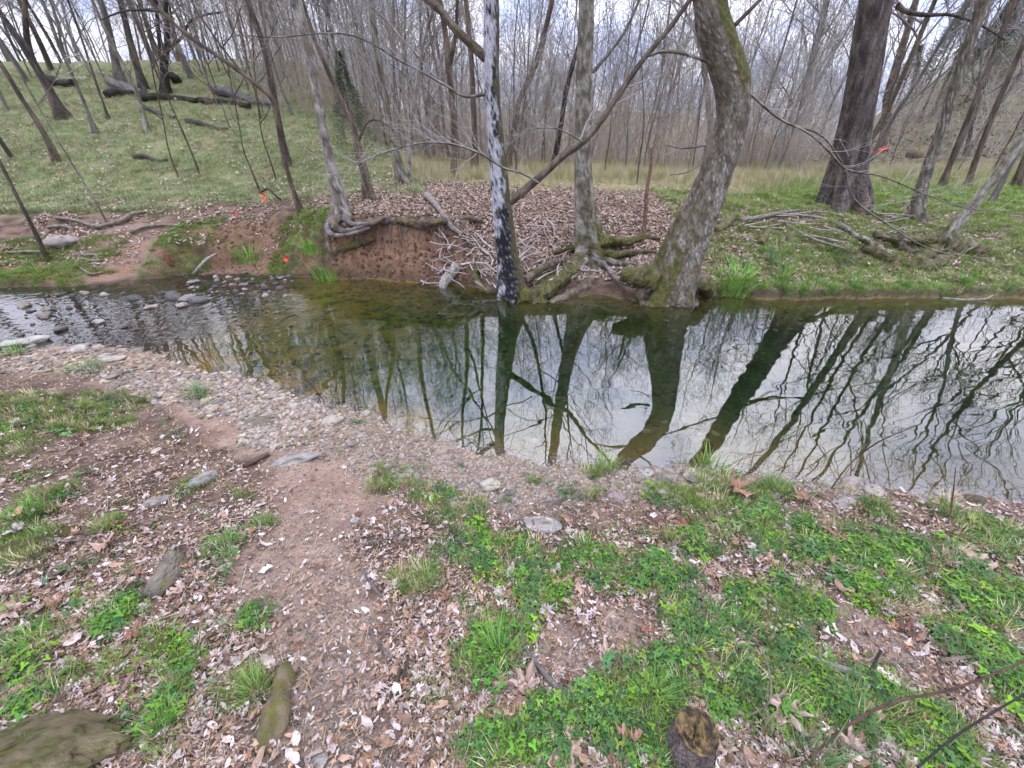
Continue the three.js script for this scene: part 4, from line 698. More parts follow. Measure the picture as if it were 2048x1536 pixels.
// a crumpled piece of dead leaf, about 1 long
function scrapGeo(seed, wide) {
  const rnd = rngOf(seed), gb = new GB(), nu = 5, nv = 3, curl = (rnd() - 0.3) * 1.6, fold = rnd() * 0.5, ph = rnd() * 9, tw = (rnd() - 0.5) * 1.2;
  for (let i = 0; i <= nu; i++) for (let j = 0; j <= nv; j++) {
    const u = i / nu, t = j / nv * 2 - 1, w = wide * Math.pow(Math.sin(Math.PI * (0.04 + 0.92 * u)), 0.7) * (0.8 + 0.35 * n2(u * 5 + seed, j)) * 0.5;
    const y = 0.3 * Math.abs(t) * fold + curl * 0.26 * (u - 0.5) ** 2 * 4 + 0.12 * n2(u * 3 + ph, t * 2) + tw * 0.1 * (u - 0.5) * t + 0.03, c = 0.82 + 0.3 * n2(u * 6 + ph, t * 3);
    gb.vert((u - 0.5) + 0.05 * n2(j * 3, ph), y, t * w, 0, 1, 0, 0, 0, [c, c, c]);
  }
  for (let i = 0; i < nu; i++) for (let j = 0; j < nv; j++) { const a = i * (nv + 1) + j, b = a + nv + 1; gb.i.push(a, a + 1, b, a + 1, b + 1, b); }
  return gb.geo(true);
}
// a low weed: lobed leaves on short stalks
function weedGeo(seed, n, spread, leaf, h) {
  const rnd = rngOf(seed), gb = new GB();
  for (let k = 0; k < n; k++) {
    const a = rnd() * TAU, r = spread * Math.sqrt(rnd()), y = h * (0.35 + 0.65 * rnd()) * (1 - 0.4 * r / spread), x = Math.cos(a) * r, z = Math.sin(a) * r, s = leaf * (0.6 + 0.7 * rnd()), yaw = a + (rnd() - 0.5) * 2, tilt = 0.15 + 0.5 * rnd(), v = 0.5 + 0.7 * rnd(), yl = rnd() < 0.08 ? 1.5 : 1, c = [v * (0.85 + 0.35 * rnd()) * yl, v * (0.5 + 0.5 * Math.min(1, yl)), v * (0.75 + 0.4 * rnd())], b = gb.count;
    const cy = Math.cos(yaw), sy = Math.sin(yaw), ed = 11, kind = rnd();
    const at = (lx, lz) => { const yy = y - lx * Math.sin(tilt) + 0.25 * Math.abs(lz); gb.vert(x + cy * lx - sy * lz, yy, z + sy * lx + cy * lz, 0, 1, 0, 0, 0, c); };
    at(0, 0);
    for (let e = 0; e <= ed; e++) { const t = e / ed * TAU * 0.9 + 0.05 * TAU, rad = s * (0.62 + 0.3 * Math.cos(3 * (t - Math.PI)) + (kind < 0.5 ? 0.12 * Math.cos(9 * t) : 0)); at(-Math.cos(t) * rad, Math.sin(t) * rad); }
    for (let e = 0; e < ed; e++) gb.i.push(b, b + e + 1, b + e + 2);
    const q = gb.count; gb.vert(x, y, z, 0, 1, 0, 0, 0, c); gb.vert(x * 0.3 + 0.002, 0, z * 0.3, 0, 1, 0, 0, 0, c); gb.vert(x * 0.3 - 0.002, 0, z * 0.3 + 0.002, 0, 1, 0, 0, 0, c); gb.i.push(q, q + 1, q + 2);
  }
  return gb.geo(true);
}
function twigGeo(seed) { const rnd = rngOf(seed), P = [], R = []; const q = V(-0.5, 0.012, 0); let a = 0; for (let k = 0; k < 5; k++) { P.push(q.clone()); R.push(0.012 * (1 - 0.13 * k)); a += (rnd() - 0.5) * 0.5; q.add(V(0.25 * Math.cos(a), (rnd() - 0.5) * 0.02, 0.25 * Math.sin(a))); } const gb = new GB(); tube(gb, P, R, 4, { cap: 'both' }); return gb.geo(); }
const pebbles = [0, 1, 2, 3, 4, 5].map((k) => [lump(1, 40 + k, { sy: 0.5 + 0.12 * (k % 3), sx: 1.15, sz: 0.85, rough: 0.3, chip: 3 }), MAT.stone]);
const scraps = [0, 1, 2, 3, 4, 5, 6, 7].map((k) => [scrapGeo(70 + k, 0.35 + 0.1 * (k % 4)), MAT.leaf]);
const stoneCols = [[0.50, 0.43, 0.36], [0.42, 0.35, 0.29], [0.55, 0.49, 0.43], [0.38, 0.30, 0.24], [0.46, 0.42, 0.39], [0.33, 0.27, 0.23], [0.58, 0.5, 0.4]];
const scrapCols = [[0.46, 0.385, 0.35], [0.38, 0.31, 0.275], [0.55, 0.485, 0.45], [0.31, 0.22, 0.17], [0.40, 0.275, 0.195], [0.23, 0.155, 0.115], [0.48, 0.40, 0.36], [0.16, 0.105, 0.08], [0.44, 0.38, 0.36], [0.26, 0.19, 0.15], [0.34, 0.24, 0.18], [0.3, 0.2, 0.14], [0.2, 0.13, 0.09]];
const strawCols = [[0.46, 0.38, 0.25], [0.40, 0.33, 0.23], [0.5, 0.43, 0.31]];
const greens = [[0.10, 0.215, 0.04], [0.07, 0.165, 0.042], [0.14, 0.25, 0.045], [0.05, 0.115, 0.038], [0.10, 0.2, 0.07], [0.13, 0.21, 0.05], [0.06, 0.135, 0.05], [0.045, 0.1, 0.03]];
const grassCols = [[0.14, 0.21, 0.06], [0.17, 0.235, 0.075], [0.12, 0.18, 0.055], [0.21, 0.25, 0.10], [0.10, 0.17, 0.045]];
const rand = rngOf(500), rp = (a) => a[Math.floor(rand() * a.length)], vary = (c, k = 0.25) => { const v = 1 - k / 2 + k * rand(); return [c[0] * v, c[1] * v, c[2] * v]; };
const tiltBy = (n, k) => { const v = n.clone(); v.x += (rand() - 0.5) * k; v.z += (rand() - 0.5) * k; return v.normalize(); };
// a point of the near bank that the picture shows, denser towards the viewer
function nearPoint() { const py = 690 + 900 * Math.pow(rand(), 0.85), px = -140 + 2330 * rand(), d = ray(px, py), t = (0.3 - EYE) / d.y; return [d.x * t, d.z * t]; }
const gather = (n, fn, tries = 12) => { const L = []; for (let k = 0; k < n * tries && L.length < n; k++) { const e = fn(); if (e) L.push(e); } return L; };

scatter('gravel', 'pale tan gravel along the near water\'s edge and trail', 'gravel', pebbles, gather(60000, () => {
  const [x, z] = nearPoint(), m = nearMasks(x, z); if (m.d < -0.12) return;
  if (rand() > Math.max(m.gravel * 1.1, m.soil * 0.33, 0.07)) return;
  const big = m.gravel > 0.5 ? 1 : 0.55, s = (0.0035 + 0.0095 * Math.pow(rand(), 2.6)) * big * (x < -1.6 && m.gravel > 0.4 ? 1.7 : 1);
  return [x, groundH(x, z) + s * 0.18, z, s, rand() * TAU, tiltBy(UPV, 0.5), vary(rp(stoneCols), 0.4)];
}));
scatter('bar_gravel', 'coarse pale stones packed on the gravel bar at left', 'gravel', pebbles, gather(4200, () => {
  const px = -120 + 1000 * Math.pow(rand(), 1.3), py = 685 + 200 * rand(), d = ray(px, py), t = (0.1 - EYE) / d.y, x = d.x * t, z = d.z * t, m = nearMasks(x, z); if (m.gravel < 0.45 || m.d < -0.04) return;
  const s = (0.009 + 0.022 * Math.pow(rand(), 2)) * (1.1 - 0.4 * sstep(-3, 0, x));
  return [x, groundH(x, z) + s * 0.12, z, s * 0.85, rand() * TAU, tiltBy(UPV, 0.4), vary(rp([[0.46, 0.37, 0.28], [0.38, 0.3, 0.225], [0.54, 0.45, 0.36], [0.32, 0.245, 0.18], [0.28, 0.235, 0.2]]), 0.45), 0.8];
}));
scatter('leaf_litter', 'crumbled pale grey and brown leaf litter over the near bank', 'leaf litter', scraps, gather(78000, () => {
  const [x, z] = nearPoint(), m = nearMasks(x, z); if (m.d < 0.02) return;
  if (rand() > m.litter * (1 - 0.25 * Math.max(m.weeds, m.grass)) + 0.03) return;
  const s = (0.007 + 0.027 * Math.pow(rand(), 2.5)) * (rand() < 0.07 ? 2.0 : 1);
  return [x, groundH(x, z) + 0.003 + 0.016 * rand(), z, s, rand() * TAU, tiltBy(UPV, 1.3), vary(rp(scrapCols), 0.45)];
}));
scatter('dry_straw', 'bleached dry grass stems lying on the near bank', 'straw', [[twigGeo(1), MAT.twig], [twigGeo(2), MAT.twig], [twigGeo(3), MAT.twig]], gather(9000, () => {
  const [x, z] = nearPoint(), m = nearMasks(x, z); if (m.d < 0.05) return;
  if (rand() > 0.3 + 0.6 * m.litter) return;
  return [x, groundH(x, z) + 0.004 + 0.014 * rand(), z, 0.03 + 0.09 * rand() * rand(), rand() * TAU, tiltBy(UPV, 0.35), vary(rand() < 0.6 ? rp(strawCols) : [0.2, 0.15, 0.12], 0.3), 0.5];
}));
const weedGeos = [weedGeo(1, 18, 0.05, 0.010, 0.035), weedGeo(2, 26, 0.06, 0.0075, 0.03), weedGeo(3, 20, 0.05, 0.012, 0.045), weedGeo(4, 34, 0.065, 0.0065, 0.05), weedGeo(5, 14, 0.05, 0.0145, 0.05), weedGeo(6, 30, 0.07, 0.0085, 0.04)].map((g) => [g, MAT.green]);
scatter('ground_weeds', 'low bright green weeds with small lobed leaves on near bank', 'weeds', weedGeos, gather(2900, () => {
  const [x, z] = nearPoint(), m = nearMasks(x, z); if (m.d < 0.12) return;
  if (rand() > Math.max(sstep(0.55, 1.3, m.weeds + 0.6 * n2(x * 5, z * 5) + 0.35 * n2(x * 14, z * 14)) * 0.8, m.grass * 0.08) - m.soil * 0.4 + 0.01) return;
  return [x, groundH(x, z), z, 0.55 + 0.8 * rand(), rand() * TAU, tiltBy(UPV, 0.3), vary(rp(greens), 0.5)];
}));
const tufts = [tuftGeo(1, 26, 0.055, 0.03, 0.0012), tuftGeo(2, 32, 0.04, 0.04, 0.0011), tuftGeo(3, 20, 0.075, 0.03, 0.0013)].map((g) => [g, MAT.green]);
scatter('bank_grass', 'short thin grass in patches over the near bank', 'grass', tufts, gather(7000, () => {
  const [x, z] = nearPoint(), m = nearMasks(x, z); if (m.d < 0.03) return;
  if (rand() > Math.max(sstep(0.35, 1.2, m.grass + 0.45 * n2(x * 7, z * 7)) * 0.9, m.weeds * 0.28) - m.soil * 0.3 + 0.015) return;
  return [x, groundH(x, z), z, 0.5 + 0.7 * rand(), rand() * TAU, null, vary(rand() < 0.16 ? rp(strawCols) : rp(grassCols), 0.5)];
}));
// the far bank
scatter('fallen_leaves', 'pinkish tan fallen leaves covering the far bank', 'leaves', scraps, gather(36000, () => {
  const left = rand() < 0.3, x = left ? mix(-9, -2.6, rand()) : mix(-3, 8.5, rand()), d = left ? 0.5 + 2.2 * rand() : 0.25 + 4.0 * Math.pow(rand(), 1.1), z = zf(x) - d, ns = fbm2(x * 1.4, z * 1.4 + 3, 3);
  if (!left && rand() < sstep(3.1, 4.6, x) * 0.72) return;
  if (x > -3.2 && x < -0.55 && d < 0.45) return; if (x > -5.5 && x < -3.1 && d < 1.0 && rand() < 0.75) return;
  if (d > 2.6 && rand() < sstep(2.8, 4.0, d + ns)) return;
  if (left && rand() > 0.22 + ns) return;
  const s = 0.025 + 0.05 * rand();
  return [x, groundH(x, z) + 0.01 + 0.015 * rand(), z, s, rand() * TAU, tiltBy(normalAt(x, z), 0.8), vary(rp([[0.44, 0.335, 0.265], [0.52, 0.42, 0.345], [0.36, 0.255, 0.19], [0.29, 0.205, 0.15], [0.48, 0.405, 0.35], [0.2, 0.14, 0.105], [0.33, 0.25, 0.2]]), 0.35)];
}));
const farTufts = [tuftGeo(11, 16, 0.10, 0.07, 0.0026, 0.8), tuftGeo(12, 20, 0.075, 0.09, 0.0026, 0.9), tuftGeo(13, 12, 0.13, 0.06, 0.003, 0.7)].map((g) => [g, MAT.green]);
scatter('hill_grass', 'short spring grass on the far banks and the left hillside', 'grass', farTufts, gather(60000, () => {
  const k = rand();
  if (k < 0.45) { const q = -1.35 + 1.15 * rand(), z = -8.2 - 13 * Math.pow(rand(), 1.5), x = q * -z; if (fbm2(x * 0.7, z * 0.7, 3) < -0.55 + 0.6 * rand()) return; if (zf(x) - z < 1.7 + 0.4 * rand()) return; return [x, groundH(x, z), z, 0.6 + 0.7 * rand(), rand() * TAU, null, vary(rand() < 0.14 ? [0.36, 0.33, 0.2] : rp([[0.26, 0.31, 0.165], [0.32, 0.365, 0.22], [0.22, 0.275, 0.14], [0.35, 0.37, 0.25], [0.31, 0.31, 0.2]]), 0.3)]; }
  if (k < 0.78) { const x = mix(2.9, 11, rand()), d = 3.6 * Math.pow(rand(), 0.9), z = zf(x) - d - 0.02, ns = fbm2(x * 2.1, z * 2.1, 3); if (ns + 0.25 * rand() < sstep(0.5, 1.5, d) * 0.2 - sstep(2.2, 3, d) * 0.3 - 0.2) return; return [x, groundH(x, z), z, 0.4 + 0.6 * rand(), rand() * TAU, null, vary(rand() < 0.2 ? rp(strawCols) : rp([[0.19, 0.30, 0.08], [0.16, 0.27, 0.06], [0.24, 0.33, 0.11], [0.26, 0.31, 0.14]]), 0.4)]; }
  if (k < 0.9) { const x = mix(-9, -2.7, rand()), d = 1.3 * rand(), z = zf(x) - d, ns = fbm2(x * 1.8, z * 1.8 + 4, 3); const gl = (x < -6.9 ? 0.35 : x > -6.3 && x < -5.4 ? 0.4 : x > -4.3 && x < -3.2 ? 0.42 : -0.3); if (ns + gl < 0.25 * rand()) return; return [x, groundH(x, z), z, 0.35 + 0.5 * rand(), rand() * TAU, null, vary(rp([[0.17, 0.25, 0.07], [0.14, 0.22, 0.05], [0.21, 0.26, 0.10]]), 0.4)]; }
  const q = 0.55 + 0.7 * rand(), z = -9 - 8 * rand(), x = q * -z; return [x, groundH(x, z), z, 0.6 + 0.7 * rand(), rand() * TAU, null, vary(rp([[0.19, 0.27, 0.08], [0.22, 0.3, 0.1]]), 0.35)];
}));
scatter('hill_leaves', 'scattered dead leaves in the grass of the left hillside', 'leaves', scraps, gather(5200, () => { const q = -1.35 + 1.15 * rand(), z = -8.2 - 12 * Math.pow(rand(), 1.4), x = q * -z; if (zf(x) - z < 1.6 || fbm2(x * 0.5 + 9, z * 0.5, 3) < -0.15 + 0.35 * rand()) return; return [x, groundH(x, z) + 0.045, z, 0.035 + 0.06 * rand(), rand() * TAU, tiltBy(normalAt(x, z), 0.9), vary(rp([[0.42, 0.32, 0.25], [0.5, 0.42, 0.35], [0.3, 0.22, 0.16]]), 0.35)]; }));
const dryTufts = [tuftGeo(21, 18, 0.34, 0.10, 0.0022, 0.35), tuftGeo(22, 14, 0.48, 0.12, 0.002, 0.3), tuftGeo(23, 22, 0.25, 0.12, 0.0024, 0.5)].map((g) => [g, MAT.leaf]);
scatter('meadow_grass', 'dry straw-coloured meadow grass in front of the thicket', 'dry grass', dryTufts, gather(17000, () => {
  const q = -0.24 + 1.35 * rand(), z = -8.9 - 9.5 * Math.pow(rand(), 0.9), x = q * -z, ns = fbm2(x * 0.6, z * 0.6, 3); if (zf(x) - z < 3.0 + ns) return; if (q > 0.62 && z > -14 && rand() < 0.8) return;
  const green = rand() < 0.3 + 0.4 * ns; return [x, groundH(x, z), z, (0.45 + 0.6 * rand()) * sstep(8.2, 11.5, -z + ns), rand() * TAU, null, vary(green ? [0.23, 0.25, 0.12] : rp([[0.45, 0.39, 0.28], [0.40, 0.34, 0.25], [0.5, 0.44, 0.33]]), 0.35)];
}));
scatter('slope_leaves', 'brown leaf carpet on the steep slope at right', 'leaves', scraps, gather(6000, () => { const q = 0.6 + 0.6 * rand(), z = -18 - 14 * rand(), x = q * -z; return [x, groundH(x, z) + 0.02, z, 0.1 + 0.14 * rand(), rand() * TAU, tiltBy(normalAt(x, z), 0.8), vary(rp([[0.24, 0.18, 0.14], [0.16, 0.12, 0.1], [0.33, 0.27, 0.22]]), 0.4)]; }));

// ---------------------------------------------------------------- single things on the banks
const rockCol = (base, mossy = 0, dirt = 0.3) => (v, s) => { const f = fbm3(v.x * 3 + s, v.y * 5, v.z * 3, 3); let c = mixc(base, [base[0] * 0.6, base[1] * 0.56, base[2] * 0.52], clamp(dirt + f * 1.2)); return mixc(c, mixc(C.mossDark, C.moss, clamp(0.45 + 0.7 * n3(v.x * 12, v.y * 12, v.z * 12) + 0.6 * n3(v.x * 34, v.y * 34, v.z * 34))), clamp((mossy + f * 1.6 + 0.4 * n3(v.x * 20, v.y * 20, v.z * 20) - 0.4) * 3)); };
let stoneSeed = 900;
function rock(px, py, w, o, label, group) { // w: width in picture points
  const p = hit(px, py), m = w * p.z / ray(px, py).z / FOCAL / 2, g = lump(o.detail ?? 3, stoneSeed++, { sx: 1, sy: o.flat ?? 0.45, sz: o.deep ?? 0.7, rough: o.rough ?? 0.16, chip: o.chip ?? 6, fine: 0.02, color: rockCol(o.color ?? [0.36, 0.31, 0.28], o.moss ?? 0) });
  if (m > 0.1) { const u = g.attributes.uv; for (let k = 0; k < u.count; k++) u.setXY(k, u.getX(k) * m * 9, u.getY(k) * m * 9); }
  const r = solo('stone', g, o.wet ? MAT.wetstone : o.moss > 0.3 ? MAT.mossy : MAT.stone, label, 'stone', group); put(r, p.x, p.y + m * (o.flat ?? 0.45) * (o.rise ?? 0.25), p.z); r.scale.setScalar(m); r.rotation.set(o.tx ?? 0, o.yaw ?? 0.4, o.tz ?? 0); return r;
}
const GREY = [0.34, 0.31, 0.30], TAN = [0.46, 0.40, 0.33], PINK = [0.34, 0.26, 0.25], BROWN = [0.2, 0.155, 0.115];
rock(590, 922, 95, { flat: 0.16, deep: 0.45, color: GREY, yaw: 0.35, chip: 8 }, 'flat grey flagstone sunk in the trail near a small stick');
rock(410, 962, 72, { flat: 0.38, deep: 0.4, color: GREY, yaw: 0.75, chip: 9, tz: 0.15 }, 'long grey wedge-shaped stone with grass at its foot');
rock(305, 1008, 58, { flat: 0.35, deep: 0.5, color: GREY, yaw: 0.5, chip: 8 }, 'small pointed grey stone among leaf litter on the left');
rock(980, 972, 48, { flat: 0.45, deep: 0.7, color: [0.52, 0.47, 0.38], yaw: 0.1, chip: 9 }, 'pale square block of stone on the gravel by the pool');
rock(1085, 1050, 80, { flat: 0.14, deep: 0.55, color: GREY, yaw: -0.1, chip: 8 }, 'flat grey flagstone half buried above the weeds');
rock(1030, 1035, 62, { flat: 0.13, deep: 0.4, color: [0.3, 0.27, 0.24], yaw: 0.1, chip: 8 }, 'thin dark flagstone left of the flat grey one');
rock(1330, 957, 52, { flat: 0.45, deep: 0.55, color: [0.3, 0.25, 0.21], yaw: -0.1 }, 'brown rounded rock at the brink of the pool');
rock(1290, 950, 38, { flat: 0.4, deep: 0.7, color: [0.42, 0.39, 0.35] }, 'pale rock touching the brown one at the brink of the pool');
rock(1385, 950, 44, { flat: 0.4, deep: 0.7, color: TAN }, 'tan rock right of the brown one at the brink of the pool');
rock(1232, 1000, 40, { flat: 0.6, deep: 0.8, color: PINK }, 'purplish stone standing alone below the brink rocks');
rock(1690, 1010, 66, { flat: 0.14, deep: 0.6, color: [0.33, 0.29, 0.26] }, 'flat stone slab under grass near the right brink');
rock(1700, 972, 56, { flat: 0.55, deep: 0.6, color: [0.36, 0.31, 0.27] }, 'greyish boulder at the brink where a bare twig overhangs the pool');
rock(1745, 985, 44, { flat: 0.5, color: [0.42, 0.37, 0.31] }, 'pale stone beside the greyish boulder at the brink');
rock(1950, 1003, 48, { flat: 0.5, color: BROWN, moss: 0.4 }, 'mossy brown stone at the waterline near the right edge');
rock(1548, 992, 30, { flat: 0.4, color: GREY }, 'small grey stone beside a bright grass tuft at the brink');
rock(515, 845, 58, { flat: 0.4, deep: 0.6, color: [0.2, 0.16, 0.13], moss: 0.2 }, 'dark brown stone beside a weed on the gravel');
rock(665, 842, 40, { flat: 0.4, color: TAN }, 'pale tan stone on the gravel with moss beneath');
rock(592, 812, 26, { flat: 0.5, color: [0.55, 0.5, 0.44] }, 'whitish cobble on the gravel near the water');
rock(125, 490, 56, { flat: 0.45, deep: 0.6, color: [0.40, 0.35, 0.30], rise: 0.5, chip: 3 }, 'rounded pale boulder on the worn path of the far left bank');
rock(40, 692, 60, { flat: 0.3, deep: 0.5, color: [0.5, 0.47, 0.42], rise: 0.8 }, 'long pale stone at the left edge of the riffle');
rock(75, 685, 42, { flat: 0.4, color: [0.5, 0.46, 0.42], rise: 0.8 }, 'pale rounded stone just right of the long one in the riffle');
rock(160, 702, 40, { flat: 0.35, color: [0.46, 0.42, 0.38], rise: 0.7 }, 'broad pale stone where the gravel bar meets the riffle');
rock(228, 720, 46, { flat: 0.25, color: TAN, rise: 0.6 }, 'flat tan stone on the upper gravel bar beside a grass tuft');
rock(240, 800, 110, { flat: 0.12, deep: 0.25, color: [0.14, 0.12, 0.07], moss: 0.5, yaw: -0.1 }, 'long low mossy stone edging the left grass');
rock(330, 1165, 10, { flat: 0.5, color: TAN }, 'pebble tucked under the gnarled root piece');
rock(270, 1177, 24, { flat: 0.75, deep: 0.9, color: [0.06, 0.035, 0.03], chip: 0, rough: 0.05, rise: 0.7 }, 'round dark walnut-like stone among pale leaves');
rock(320, 1292, 52, { flat: 0.5, deep: 0.6, color: [0.19, 0.15, 0.06], moss: 0.35, rise: 0.5 }, 'olive mossy stone beside an orange-brown leaf cluster');
rock(340, 1375, 46, { flat: 0.4, color: [0.42, 0.40, 0.42] }, 'pale lilac-grey stone in the lower left litter');
rock(135, 1065, 44, { flat: 0.45, color: [0.16, 0.14, 0.04], moss: 0.8 }, 'yellow-mossed stone in the left leaf litter');
rock(635, 1526, 44, { flat: 0.4, color: [0.44, 0.42, 0.38] }, 'pale stone in the trail at the bottom edge');
rock(20, 1110, 110, { flat: 0.3, deep: 0.5, color: [0.16, 0.15, 0.05], moss: 0.9, detail: 4 }, 'low moss cushion over a stone at the left edge');
rock(70, 1500, 330, { flat: 0.26, deep: 0.42, color: [0.26, 0.21, 0.11], moss: 0.33, detail: 14, yaw: 0.08, rise: 0.15, chip: 5, rough: 0.3 }, 'large flat moss-grown stone in the bottom left corner');
rock(710, 1042, 20, { flat: 0.6, color: [0.6, 0.57, 0.54] }, 'white pebble beside a red one on the trail');
rock(714, 1030, 18, { flat: 0.5, color: [0.3, 0.13, 0.09] }, 'small brick-red pebble on the trail');
rock(740, 1065, 20, { flat: 0.5, color: [0.58, 0.5, 0.36] }, 'cream pebble lying alone right of the trail');
{ // stones that stand out of the riffle, and cobbles of the gravel bar
  const r = rngOf(610), models = [0, 1, 2, 3, 4, 5].map((k) => lump(2, 700 + k, { sy: 0.42 + 0.08 * (k % 3), sz: 0.72, rough: 0.2, chip: 5, color: rockCol([0.5, 0.46, 0.42]) })), mats = [[0.8, 0.74, 0.69], [0.55, 0.52, 0.52], [0.26, 0.25, 0.26], [0.66, 0.57, 0.48], [1.0, 0.94, 0.87]].map((c) => { const m = MAT.stone.clone(); m.color.setRGB(...c); return m; });
  const dark = MAT.wetstone.clone(); dark.color.setRGB(0.22, 0.21, 0.22);
  const spots = [];
  for (let k = 0; k < 120; k++) { const t = r(), px = 20 + 580 * r(), py = mix(578, 690, t); if (py > 690 - Math.max(0, px - 230) * 0.30) continue; spots.push([px, py, 5 + 13 * r() * r(), r() < 0.5]); }
  for (let k = 0; k < 60; k++) spots.push([370 + 220 * r(), 553 + 42 * r(), 7 + 15 * r() * r(), r() < 0.15]);
  for (const e of [[350, 595, 40], [375, 600, 34], [270, 598, 26], [170, 588, 22], [208, 590, 20], [300, 616, 24], [310, 614, 20], [395, 603, 44, true], [50, 613, 26], [95, 620, 22], [120, 660, 32, true], [365, 612, 26], [90, 632, 30], [390, 565, 26], [245, 655, 22, true], [200, 645, 24]]) spots.push([e[0], e[1], e[2], e[3]]);
  for (const [px, py, w, wet] of spots) {
    const p = onWater(px, py), m = w * p.z / ray(px, py).z / FOCAL / 2, s = solo('riffle_stone', models[Math.floor(r() * 6)], wet ? dark : mats[Math.floor(r() * 5)], (w > 20 ? 'large ' : w > 12 ? 'middling ' : 'small ') + (wet ? 'wet dark' : 'pale') + ' stone breaking the riffle, ' + (px > 370 && py < 600 ? 'on the gravel spit' : py < 610 ? 'near the far bank' : py < 650 ? 'in midstream' : 'near the gravel bar') + (px < 200 ? ', towards the left edge' : ''), 'stone', wet ? 'wet dark stones in the riffle' : 'pale stones in the riffle');
    put(s, p.x, 0.004 + m * 0.05, p.z); s.scale.set(m, m * (0.8 + 0.4 * r()), m); s.rotation.set((r() - 0.5) * 0.3, r() * TAU, (r() - 0.5) * 0.3);
  }
  for (let n = 0, tries = 0; n < 290 && tries < 6000; tries++) {
    const px = -40 + 900 * Math.pow(r(), 1.5), py = 690 + 190 * r(), p = hit(px, py), m = nearMasks(p.x, p.z); if (m.gravel < 0.5 || m.d < -0.1 || r() > 1.15 - px / 800) continue;
    const w = 8 + 20 * Math.pow(r(), 2.4), k = w * p.z / ray(px, py).z / FOCAL / 2, s = solo('bar_cobble', models[Math.floor(r() * 6)], mats[[0, 3, 4, 0, 1][Math.floor(r() * 5)]], (w > 20 ? 'large' : w > 13 ? 'middling' : 'small') + ' pale cobble on the gravel bar, ' + (px < 160 ? 'at the left edge' : px < 330 ? 'below the riffle' : px < 520 ? 'at the trail head' : 'beside the pool') + (m.d < 0.25 ? ', next to the water' : ', back from the water'), 'cobble', 'cobbles of the gravel bar');
    put(s, p.x, p.y + k * 0.12, p.z); s.scale.set(k, k * (0.6 + 0.4 * r()), k); s.rotation.set((r() - 0.5) * 0.3, r() * TAU, (r() - 0.5) * 0.3); n++;
  }
  for (let n = 0, tries = 0; n < 90 && tries < 4000; tries++) { // lesser stones over the rest of the near shore
    const px = 700 + 1340 * r(), py = 880 + 150 * r(), p = hit(px, py), m = nearMasks(p.x, p.z); if (m.gravel < 0.35 || m.d < -0.06) continue;
    const w = 8 + 20 * Math.pow(r(), 2.6), k = w * p.z / ray(px, py).z / FOCAL / 2, s = solo('shore_stone', models[Math.floor(r() * 6)], mats[[0, 3, 4, 0, 1][Math.floor(r() * 5)]], 'small pale stone at the near pool edge, ' + (px < 1000 ? 'left of the pale square block' : px < 1280 ? 'between square block and brink rocks' : px < 1650 ? 'right of the brink rocks' : 'near the right edge'), 'stone', 'small stones along the near edge of the pool');
    put(s, p.x, p.y + k * 0.15, p.z); s.scale.set(k, k * (0.7 + 0.5 * r()), k); s.rotation.set((r() - 0.5) * 0.4, r() * TAU, (r() - 0.5) * 0.4); n++;
  }
}
// sticks, branches, roots: a line of picture points [px, py, width, height above ground]
const WOOD = { grey: [0.33, 0.30, 0.28], pale: [0.52, 0.47, 0.43], brown: [0.19, 0.135, 0.10], dark: [0.09, 0.07, 0.06], straw: [0.55, 0.46, 0.31], red: [0.27, 0.15, 0.10] };
function stickGeo(line, color, o = {}) {
  const P = line.map(([px, py, w, up]) => hit(px, py, up ?? 0.022)), R = line.map(([px, py, w], k) => Math.max(0.0008, w * P[k].z / ray(px, py).z / FOCAL / 2));
  const [a, b] = resample(P, R, o.step ?? 0.025), gb = new GB();
  tube(gb, a, b, o.sides ?? (R[0] > 0.012 ? 10 : 5), { color: (p) => { const f = fbm3(p.x * 14, p.y * 14, p.z * 14, 2), c = mixc(color, [color[0] * 0.5, color[1] * 0.48, color[2] * 0.45], clamp(0.35 + f * 1.5)); return o.moss ? mixc(c, mixc(C.mossDark, C.moss, clamp(0.5 + f)), clamp((o.moss + f * 1.5 - 0.3) * 3)) : c; }, disp: (p, n, q, s, r) => r * (o.rough ?? 0.3) * fbm3(p.x * 15, p.y * 15, p.z * 15, 2), tile: 0.2, wrap: 1, cap: 'both' });
  return gb.geo(true);
}
function stick(name, label, line, color, o = {}) { return solo(name, stickGeo(line, color, o), o.mat ?? MAT.wood, label, o.category ?? 'stick', o.group); }
stick('stick', 'long grey forked stick lying across the weeds and litter', [[1036, 1245, 7], [1048, 1290, 9], [1075, 1330, 11], [1110, 1372, 13], [1140, 1400, 14], [1175, 1450, 7, 0.015], [1205, 1492, 5, 0.02]], WOOD.grey);
stick('stick', 'short dead stick lying across the trail near the flat flagstone', [[488, 932, 8], [512, 920, 12], [536, 908, 10]], WOOD.brown);
stick('stick', 'dark curved twig on the trail\'s right margin, upper one', [[722, 1135, 5], [740, 1165, 6], [765, 1195, 5]], WOOD.grey);
stick('stick', 'grey curved twig on the trail\'s right margin, lower one', [[738, 1255, 6], [755, 1285, 7], [782, 1318, 6]], WOOD.grey);
stick('stick', 'left of two parallel dark sticks beside the trail', [[768, 1412, 7], [788, 1380, 9], [800, 1335, 8]], WOOD.brown);
stick('stick', 'right of two parallel dark sticks beside the trail', [[795, 1392, 9], [808, 1350, 9], [816, 1315, 7]], WOOD.brown);
stick('stick', 'straight pale stalk lying among leaves near the dark soil patch', [[1362, 1204, 5], [1385, 1228, 5], [1410, 1254, 4]], WOOD.straw);
stick('stick', 'long pale stalk stretched over the bare soil on the right', [[1640, 1318, 5], [1740, 1323, 4], [1835, 1324, 4]], WOOD.straw);
